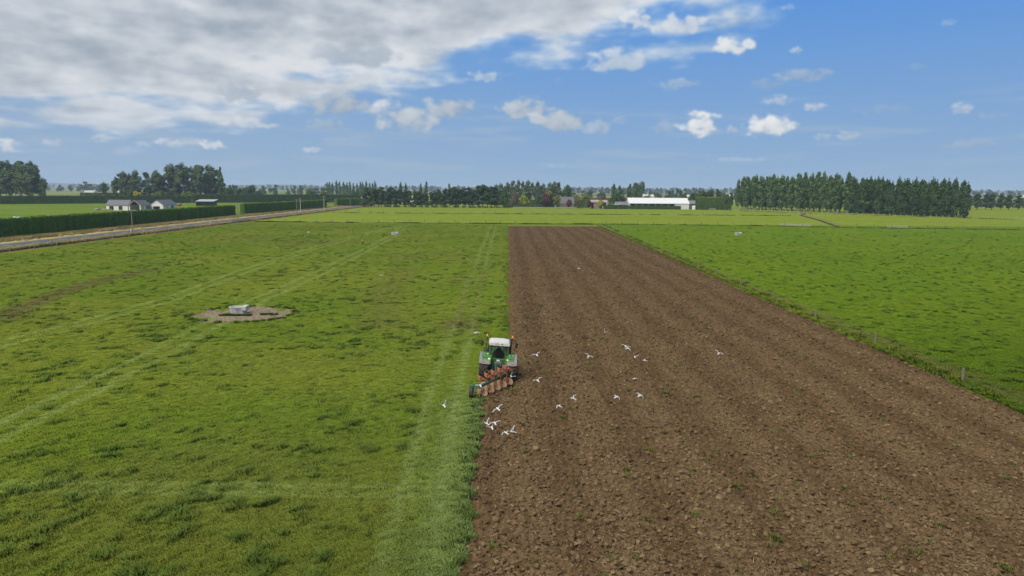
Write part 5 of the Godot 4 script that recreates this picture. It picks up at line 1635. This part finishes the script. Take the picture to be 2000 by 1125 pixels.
	for s in [-1.0, 1.0]:
		# beacons
		var bc := Node3D.new()
		bc.name = "beacon"
		t.add_child(bc, true)
		st = newst()
		tube(st, Vector3(s * 0.80, 2.78, -0.9), Vector3(s * 0.96, 2.84, -0.92), 0.025, 0.025, 6)
		tube(st, Vector3(s * 0.96, 2.82, -0.92), Vector3(s * 0.96, 3.05, -0.92), 0.025, 0.045, 8)
		obj("stalk", st, black, bc)
		st = newst()
		tube(st, Vector3(s * 0.96, 3.05, -0.92), Vector3(s * 0.96, 3.18, -0.92), 0.075, 0.07, 12)
		tube(st, Vector3(s * 0.96, 3.18, -0.92), Vector3(s * 0.96, 3.22, -0.92), 0.07, 0.035, 12)
		obj("lens", st, amber, bc)
		# mirrors
		var mr := Node3D.new()
		mr.name = "mirror"
		t.add_child(mr, true)
		st = newst()
		tube(st, Vector3(s * 0.74, 2.70, -1.05), Vector3(s * 1.08, 2.80, -1.0), 0.022, 0.022, 6)
		tube(st, Vector3(s * 1.08, 2.80, -1.0), Vector3(s * 1.27, 2.72, -1.0), 0.022, 0.022, 6)
		obj("arm", st, black, mr)
		st = newst()
		box(st, Vector3(s * 1.29, 2.50, -1.0), Vector3(0.19, 0.42, 0.10), 0.035)
		obj("housing", st, black, mr)
		st = newst()
		box(st, Vector3(s * 1.29, 2.50, -0.944), Vector3(0.15, 0.36, 0.006))
		obj("mirror_glass", st, mat(lin(0.30, 0.34, 0.36), 0.03, 1.0), mr)
		# fenders
		var fd := Node3D.new()
		fd.name = "fender"
		t.add_child(fd, true)
		var c := Vector3(0, 0.98, 0)
		var xi: float = s * 0.58
		var xo: float = s * 1.20
		st = newst()
		arc_shell(st, minf(xi, xo), maxf(xi, xo), c, 1.02, 1.07, 38.0, 118.0, 14)
		obj("panel", st, green, fd)
		st = newst()
		arc_shell(st, minf(xo, s * 1.37), maxf(xo, s * 1.37), c, 1.01, 1.065, 25.0, 116.0, 14)
		arc_shell(st, minf(s * 0.60, xo), maxf(s * 0.60, xo), c, 1.015, 1.065, 23.0, 38.0, 3)
		obj("trim", st, grey, fd)
		st = newst()
		prism(st, [Vector2(0.05, 0.6), Vector2(1.02, 0.45), Vector2(0.9, 0.75), Vector2(0.5, 1.05), Vector2(-0.2, 1.1), Vector2(-0.5, 0.9), Vector2(-0.4, 0.6)], 0.0, 0.05, Transform3D(Basis(Vector3.UP, -PI / 2), Vector3(s * 0.58 + (0.0 if s > 0 else 0.05), 0.98, 0)))
		obj("inner_panel", st, green, fd)
		var on := func(deg: float, x: float) -> Transform3D:
			var a := deg_to_rad(deg)
			var d := Vector3(0, sin(a), cos(a))
			return Transform3D(Basis(Vector3.RIGHT, Vector3(0, cos(a), -sin(a)), d), c + Vector3(x, 0, 0) + d * 1.07)
		for k in 3:
			st = newst()
			var q: Transform3D = on.call(72.0, s * (0.80 + 0.13 * k))
			tube(st, q * Vector3(0, 0, -0.01), q * Vector3(0, 0, 0.03), 0.052, 0.048, 12)
			obj("tail_lamp", st, [lens, red, amber][k], fd)
		st = newst()
		var q2: Transform3D = on.call(50.0, s * 0.95)
		box(st, q2 * Vector3(0, 0, 0.002), Vector3(0.36, 0.07, 0.012), 0.0, q2.basis)
		obj("lettering_strip", st, black, fd)
		st = newst()
		var q3: Transform3D = on.call(46.0, s * 0.67)
		tube(st, q3 * Vector3(0, 0, -0.004), q3 * Vector3(0, 0, 0.012), 0.075, 0.075, 14)
		obj("speed_sticker", st, yellow, fd)
		st = newst()
		var q4: Transform3D = on.call(31.0, s * 1.08)
		box(st, q4 * Vector3(0, 0, 0.006), Vector3(0.2, 0.07, 0.03), 0.01, q4.basis)
		obj("reflector", st, red, fd)
		# lower links
		st = newst()
		tube(st, Vector3(s * 0.32, 0.62, 0.3), Vector3(s * 0.42, 0.60, 1.25), 0.05, 0.045, 8)
		tube(st, Vector3(s * 0.40, 0.62, 0.85), Vector3(s * 0.36, 1.32, 0.42), 0.035, 0.035, 8)
		obj("lift_arm", st, steel, t)
	st = newst()
	box(st, Vector3(0, 1.34, 0.40), Vector3(0.6, 0.3, 0.24), 0.04)
	box(st, Vector3(0, 1.10, 0.42), Vector3(0.42, 0.34, 0.2), 0.04)
	for x in [-0.2, -0.07, 0.07, 0.2]: tube(st, Vector3(x, 1.36, 0.48), Vector3(x * 1.2, 1.22, 0.62), 0.03, 0.025, 6)
	tube(st, Vector3(0, 1.2, 0.5), Vector3(0, 1.12, 1.25), 0.045, 0.045, 8)
	obj("hitch_block", st, steel, t)
	st = newst()
	box(st, Vector3(0.0, 1.60, 0.463), Vector3(0.24, 0.12, 0.012))
	obj("number_plate", st, lens, t)
	st = newst()
	tube(st, Vector3(0.86, 1.7, -1.32), Vector3(0.86, 2.72, -1.32), 0.085, 0.085, 12)
	tube(st, Vector3(0.86, 2.72, -1.32), Vector3(0.90, 2.92, -1.25), 0.06, 0.06, 10)
	obj("exhaust", st, black, t)
	st = newst()
	tube(st, Vector3(-0.96, 1.95, -0.75), Vector3(-0.98, 2.45, -0.75), 0.03, 0.03, 6)
	box(st, Vector3(-0.98, 2.5, -0.75), Vector3(0.12, 0.16, 0.12), 0.02)
	box(st, Vector3(-0.93, 2.0, -0.7), Vector3(0.2, 0.3, 0.25), 0.04)
	obj("side_lamp_bracket", st, black, t)
	for k in 3:
		st = newst()
		box(st, Vector3(-0.98, 0.5 + k * 0.3, -1.0), Vector3(0.34, 0.04, 0.42), 0.01)
		obj("step", st, steel, t)
	# ---------- plough ----------
	var worn := noise_tex(27, 0.04, 4, 0.5, 1.25, 256)
	var pr := mat(lin(0.42, 0.10, 0.06), 0.6, 0, worn, 0.6)
	var soily := mat(lin(0.28, 0.165, 0.10), 0.8, 0, worn, 0.5)
	var redsoil := mat(lin(0.48, 0.235, 0.15), 0.7, 0, worn, 0.45)
	var pg := mat(lin(0.03, 0.105, 0.06), 0.5, 0, dust, 0.6)
	var p := base("mounted_plough", Vector3(-0.78, 0, -50))
	tag(p, "five-furrow red reversible plough mounted behind the tractor", "plough")
	st = newst()
	var A := Vector3(0.72, 0.72, 1.75)
	var B := Vector3(-1.15, 0.72, 5.35)
	box(st, (A + B) * 0.5, Vector3(0.16, 0.16, A.distance_to(B)), 0.02, Basis(Vector3.UP, atan2(B.x - A.x, B.z - A.z)))
	obj("beam", st, pg, p)
	st = newst()
	box(st, Vector3(0, 0.72, 1.32), Vector3(0.95, 0.14, 0.14), 0.02)
	box(st, Vector3(0, 1.15, 1.34), Vector3(0.24, 0.55, 0.16), 0.03)
	tube(st, Vector3(0, 0.76, 1.35), Vector3(0.2, 0.74, 2.2), 0.12, 0.1, 10)
	tube(st, Vector3(0, 1.3, 1.35), Vector3(-0.1, 0.78, 3.2), 0.035, 0.035, 8)
	obj("headstock", st, pg, p)
	# one mouldboard: a plate twisted along its length; x across, curling up and over to the right
	for i in 5:
		var u := i / 4.0
		var f := Vector3(lerpf(0.80, -0.95, u), 0.72, lerpf(2.05, 4.85, u))
		for up in [false, true]:
			var k := 1.0 if up else -1.0
			var bd := Node3D.new()
			bd.name = "upper_body" if up else "lower_body"
			p.add_child(bd, true)
			st = newst()
			box(st, f + Vector3(-0.02, k * 0.22, 0), Vector3(0.055, 0.44, 0.13), 0.012)
			box(st, f + Vector3(0.0, k * 0.42, -0.02), Vector3(0.22, 0.05, 0.12), 0.01)
			obj("leg", st, pr, bd)
			st = newst()
			var rows := 9
			var cols := 5
			var g := []
			for a in rows:
				var s := float(a) / (rows - 1)
				var line := []
				for b in cols:
					var v := float(b) / (cols - 1)
					# from the point (front, left) back and to the right, rolling over as it goes
					var width := 0.46 * sqrt(sin(clampf(0.16 + s * 0.80, 0, 1) * PI))
					var tw := lerpf(0.10, 1.15, s)
					var y := (v - 0.0) * width * cos(tw * 0.55) + s * s * 0.08
					var x := -0.30 + s * 0.66 + v * width * sin(tw * 0.75) * 0.62
					var z := -0.40 + s * 0.72 - v * 0.10
					line.append(f + Vector3(x, k * ((0.60 if up else 0.74) - y * (0.85 if up else 1.1)), z))
				g.append(line)
			for a in rows - 1:
				for b in cols - 1:
					var q0: Vector3 = g[a][b]
					var q1: Vector3 = g[a][b + 1]
					var q2_: Vector3 = g[a + 1][b + 1]
					var q3_: Vector3 = g[a + 1][b]
					var n := (q1 - q0).cross(q3_ - q0).normalized()
					quad(st, q0, q1, q2_, q3_, n)
					var o2 := -n * 0.018
					quad(st, q0 + o2, q1 + o2, q2_ + o2, q3_ + o2, -n)
			obj("mouldboard", st, redsoil if up else soily, bd)
			st = newst()
			box(st, f + Vector3(-0.16, k * (0.56 if up else 0.70), -0.22), Vector3(0.07, 0.10, 0.5), 0.015, Basis(Vector3.UP, 0.4))
			obj("share", st, pr if up else soily, bd)
			st = newst()
			box(st, f + Vector3(-0.10, k * (0.46 if up else 0.6), 0.12), Vector3(0.03, 0.18, 0.5), 0.01)
			obj("landside", st, pr if up else soily, bd)
	# depth wheel
	var dw := Node3D.new()
	dw.name = "depth_wheel"
	p.add_child(dw, true)
	dw.position = Vector3(-1.66, 0.36, 5.15)
	st = newst()
	lathe_x(st, Vector3.ZERO, [[-0.13, 0.0], [-0.13, 0.26], [-0.12, 0.33], [-0.09, 0.36], [0.09, 0.36], [0.12, 0.33], [0.13, 0.26], [0.13, 0.0]], 24)
	obj("tyre", st, rubber, dw)
	st = newst()
	for s in [-1.0, 1.0]: tube(st, Vector3(s * 0.125, 0, 0), Vector3(s * 0.15, 0, 0), 0.17, 0.14, 14)
	obj("hub", st, soily, dw)
	st = newst()
	box(st, Vector3(-1.42, 0.80, 5.18), Vector3(0.62, 0.09, 0.12), 0.015)
	box(st, Vector3(-1.48, 0.64, 5.15), Vector3(0.06, 0.62, 0.1), 0.015)
	box(st, Vector3(-1.62, 0.76, 5.15), Vector3(0.30, 0.06, 0.2), 0.015)
	tube(st, Vector3(-1.12, 0.76, 5.1), Vector3(-1.5, 0.80, 5.25), 0.06, 0.06, 8)
	tube(st, Vector3(-1.5, 0.36, 5.15), Vector3(-1.75, 0.36, 5.15), 0.03, 0.03, 8)
	obj("wheel_frame", st, mat(lin(0.02, 0.10, 0.085), 0.5, 0, dust, 0.6), p)
	# tail cylinder
	st = newst()
	tube(st, Vector3(-0.9, 0.82, 4.7), Vector3(-1.2, 0.80, 5.3), 0.05, 0.05, 8)
	obj("ram", st, steel, p)

# ---------- gulls ----------
func make_gull(pose: String, sd: int) -> Node3D:
	rng.seed = sd
	var o := Node3D.new()
	var st := newst()
	st.set_smooth_group(0)
	var white := Color(0.55, 0.55, 0.545)
	var grey := Color(0.33, 0.35, 0.38)
	var dark := Color(0.03, 0.03, 0.03)
	# body along z, head to -z
	var prof := [[-0.235, 0.006], [-0.20, 0.02], [-0.17, 0.038], [-0.13, 0.042], [-0.09, 0.044], [-0.02, 0.064], [0.05, 0.066], [0.12, 0.048], [0.18, 0.024], [0.24, 0.008]]
	for i in prof.size() - 1:
		var a: Array = prof[i]
		var b: Array = prof[i + 1]
		st.set_color(Color(0.45, 0.05, 0.03) if i == 0 else white)
		for k in 10:
			var t0 := TAU * k / 10.0
			var t1 := TAU * (k + 1) / 10.0
			var e0 := Vector3(cos(t0), sin(t0) * 0.92, 0)
			var e1 := Vector3(cos(t1), sin(t1) * 0.92, 0)
			quad(st, e0 * a[1] + Vector3(0, 0, a[0]), e1 * a[1] + Vector3(0, 0, a[0]), e1 * b[1] + Vector3(0, 0, b[0]), e0 * b[1] + Vector3(0, 0, b[0]), e0 + e1)
	st.set_color(white)
	var tl := [Vector3(-0.02, 0.01, 0.18), Vector3(0.02, 0.01, 0.18), Vector3(0.075, 0.005, 0.31), Vector3(-0.075, 0.005, 0.31)]
	quad(st, tl[0], tl[1], tl[2], tl[3], Vector3.UP)
	for k in 4: tl[k] -= Vector3(0, 0.008, 0)
	quad(st, tl[0], tl[1], tl[2], tl[3], Vector3.DOWN)
	# wings: [span position, height, sweep] for wrist and tip
	var w: Array = {"glide": [[0.22, 0.06, -0.06], [0.50, 0.04, 0.07]], "up": [[0.17, 0.17, -0.05], [0.33, 0.40, 0.05]], "down": [[0.21, 0.05, -0.07], [0.40, -0.14, 0.04]], "bent": [[0.20, 0.13, -0.07], [0.47, 0.14, 0.10]], "fold": [[0.075, 0.045, 0.02], [0.03, 0.05, 0.28]]}[pose]
	for s in [-1.0, 1.0]:
		var root := Vector3(s * 0.04, 0.03, -0.02)
		var wr := Vector3(s * w[0][0], 0.03 + w[0][1], w[0][2])
		var tp := Vector3(s * w[1][0], 0.03 + w[1][1], w[1][2])
		var secs := [[root, 0.15, grey], [root.lerp(wr, 0.5), 0.15, grey], [wr, 0.135, grey], [wr.lerp(tp, 0.5), 0.10, grey], [wr.lerp(tp, 0.8), 0.065, white], [tp, 0.012, dark]]
		for i in secs.size() - 1:
			var a: Array = secs[i]
			var b: Array = secs[i + 1]
			var la: Vector3 = a[0] + Vector3(0, 0, -0.03)
			var lb: Vector3 = b[0] + Vector3(0, 0, -0.03 if i < 4 else 0.0)
			var ta: Vector3 = a[0] + Vector3(0, -0.008, a[1] - 0.03)
			var tb: Vector3 = b[0] + Vector3(0, -0.008, b[1] - 0.03)
			var n: Vector3 = (lb - la).cross(ta - la) * -s
			if n.dot(Vector3(-s * 0.5, 1, 0)) < 0: n = -n
			var up: Vector3 = n.normalized() * 0.011
			var ma: Vector3 = la.lerp(ta, 0.35) + up
			var mb: Vector3 = lb.lerp(tb, 0.35) + up * (0.6 if i < 4 else 0.1)
			st.set_color(b[2] if i > 2 else a[2])
			quad(st, la, lb, mb, ma, n)
			quad(st, ma, mb, tb, ta, n)
			st.set_color(white)
			quad(st, la, lb, tb, ta, -n)
	obj("body", st, M.gull, o)
	if pose == "fold":
		for s in [-1.0, 1.0]:
			var lg := newst()
			tube(lg, Vector3(s * 0.025, -0.04, 0.03), Vector3(s * 0.025, -0.155, 0.02), 0.006, 0.005, 5)
			box(lg, Vector3(s * 0.025, -0.158, 0.0), Vector3(0.035, 0.006, 0.05))
			obj("leg", lg, mat(lin(0.35, 0.05, 0.03), 0.6), o)
	return o

func build_gulls() -> void:
	M.gull = mat(Color.WHITE, 0.7)
	M.gull.vertex_color_use_as_albedo = true
	var pr := {}
	for k in ["glide", "up", "down", "bent", "fold"]: pr[k] = make_gull(k, 5)
	var fl := [[8.68, 1.5, -59.22, "up", 2.6, 0.3, "flying gull alone farthest up the ploughed land, wings raised"], [2.13, 2.2, -47.94, "bent", 0.3, 0.35, "flying gull just right of the tractor's rear fender"], [6.04, 1.8, -49.18, "bent", -0.5, -0.35, "gliding gull midway between the tractor and the group of four"], [8.81, 2.5, -49.56, "glide", -0.3, -0.25, "upper gull of the close pair above the soil right of centre"], [9.85, 1.2, -54.43, "glide", -0.9, -0.5, "lower gull of the close pair above the soil right of centre"], [9.28, 2.0, -48.29, "up", -0.2, -0.3, "gull with raised wings just below the close pair"], [10.68, 0.9, -51.59, "glide", 1.2, 0.0, "gull skimming the soil right of the gull with raised wings"], [15.37, 2.3, -48.29, "bent", -0.6, -0.4, "rightmost flying gull, alone over the ploughed land"], [2.01, 1.6, -43.4, "bent", 0.4, 0.3, "gull flying level with the plough, a little to its right"], [3.27, 0.6, -41.15, "down", 0.9, 0.0, "gull with lowered wings, lowest right of the plough"], [4.16, 1.0, -41.47, "bent", 1.0, 0.2, "gull above and right of the one with lowered wings"], [6.8, 1.3, -40.87, "down", -0.8, -0.2, "left gull of the two level ones right of the plough"], [7.73, 2.2, -38.3, "down", -0.7, -0.45, "right and larger gull of the two level ones right of the plough"], [-3.51, 2.0, -36.85, "up", 0.4, 0.35, "gull flying over the grass left of the furrow"], [-0.48, 2.4, -35.14, "glide", 0.5, 0.55, "banking gull just behind the plough"], [0.29, 0.9, -46.86, "up", 0.2, -0.9, "gull flapping close behind the tractor's right rear wheel"], [-1.65, 1.9, -41.14, "bent", 0.3, 0.3, "gull passing in front of the plough's rear depth wheel"], [-1.15, 0.8, -37.33, "up", 0.8, 0.2, "leftmost gull of the small flock behind the plough"], [-0.64, 1.2, -36.29, "glide", 0.2, 0.2, "upper right gull of the three at the left of the small flock"], [-0.77, 1.5, -34.72, "up", 0.2, 0.5, "nearest gull with a raised wing in the small flock"], [-0.04, 1.0, -35.32, "down", 0.6, 0.1, "gull with spread wings at the right of the small flock"], [0.33, 0.6, -36.57, "up", 1.3, 0.0, "rightmost small gull of the flock behind the plough"]]
	for q in fl:
		var o := place(pr[q[3]], "gull", Vector3(q[0], q[1], q[2]), q[4] + (PI if false else 0.0), Vector3.ONE * 0.75)
		o.rotation.z = q[5]
		o.rotation.x = 0.12
		tag(o, q[6], "gull", "gulls following the plough")
	var gr := [[-61.5, -211.1, 1.2, 2.3, "white bird standing in the left paddock, nearest the road"], [-38.4, -180.0, 0.4, 1.9, "white bird standing in the grass left of the far trough"], [-20.1, -107.9, 2.0, 1.3, "white bird standing alone in the middle of the left paddock"], [12.58, -120.1, 0.7, 1.3, "gull standing on the ploughed soil far beyond the tractor"], [9.46, -49.1, 1.9, 0.8, "small gull standing on the soil below the flying group"], [-3.0, -65.0, 1.5, 1.2, "gull standing on the grass just beyond the tractor"]]
	for q in gr:
		var y := left_h(q[0], q[1]) if q[0] < 0 else plough_h(q[0], q[1])
		var o := place(pr["fold"], "gull", Vector3(q[0], y + 0.165 * q[3], q[1]), q[2], Vector3.ONE * q[3])
		tag(o, q[4], "gull", "birds standing on the ground")
	for k in pr: pr[k].free()

func _ready() -> void:
	setup_noise()
	setup_view()
	build_ground()
	build_road()
	M.grain = noise_tex(22, 0.05, 4, 0.65, 1.25, 256)
	M.trough = mat(lin(0.40, 0.41, 0.40), 0.85, 0, noise_tex(28, 0.03, 4, 0.7, 1.15, 256), 1.1)
	build_buildings()
	build_trees()
	build_cover()
	build_fences()
	build_poles()
	build_tractor()
	trough(Vector3(-30.1, left_h(-30.1, -75.6) + 0.02, -75.6), 0.06, "pale concrete water trough on the bare stony patch")
	trough(Vector3(-34.1, left_h(-34.1, -206.6), -206.6), 0.0, "pale concrete trough far up the left paddock", 1.1)
	trough(Vector3(72.3, right_h(72.3, -214.4) + 0.05, -214.4), 0.1, "pale concrete trough in the right-hand paddock", 1.1)
	build_gulls()
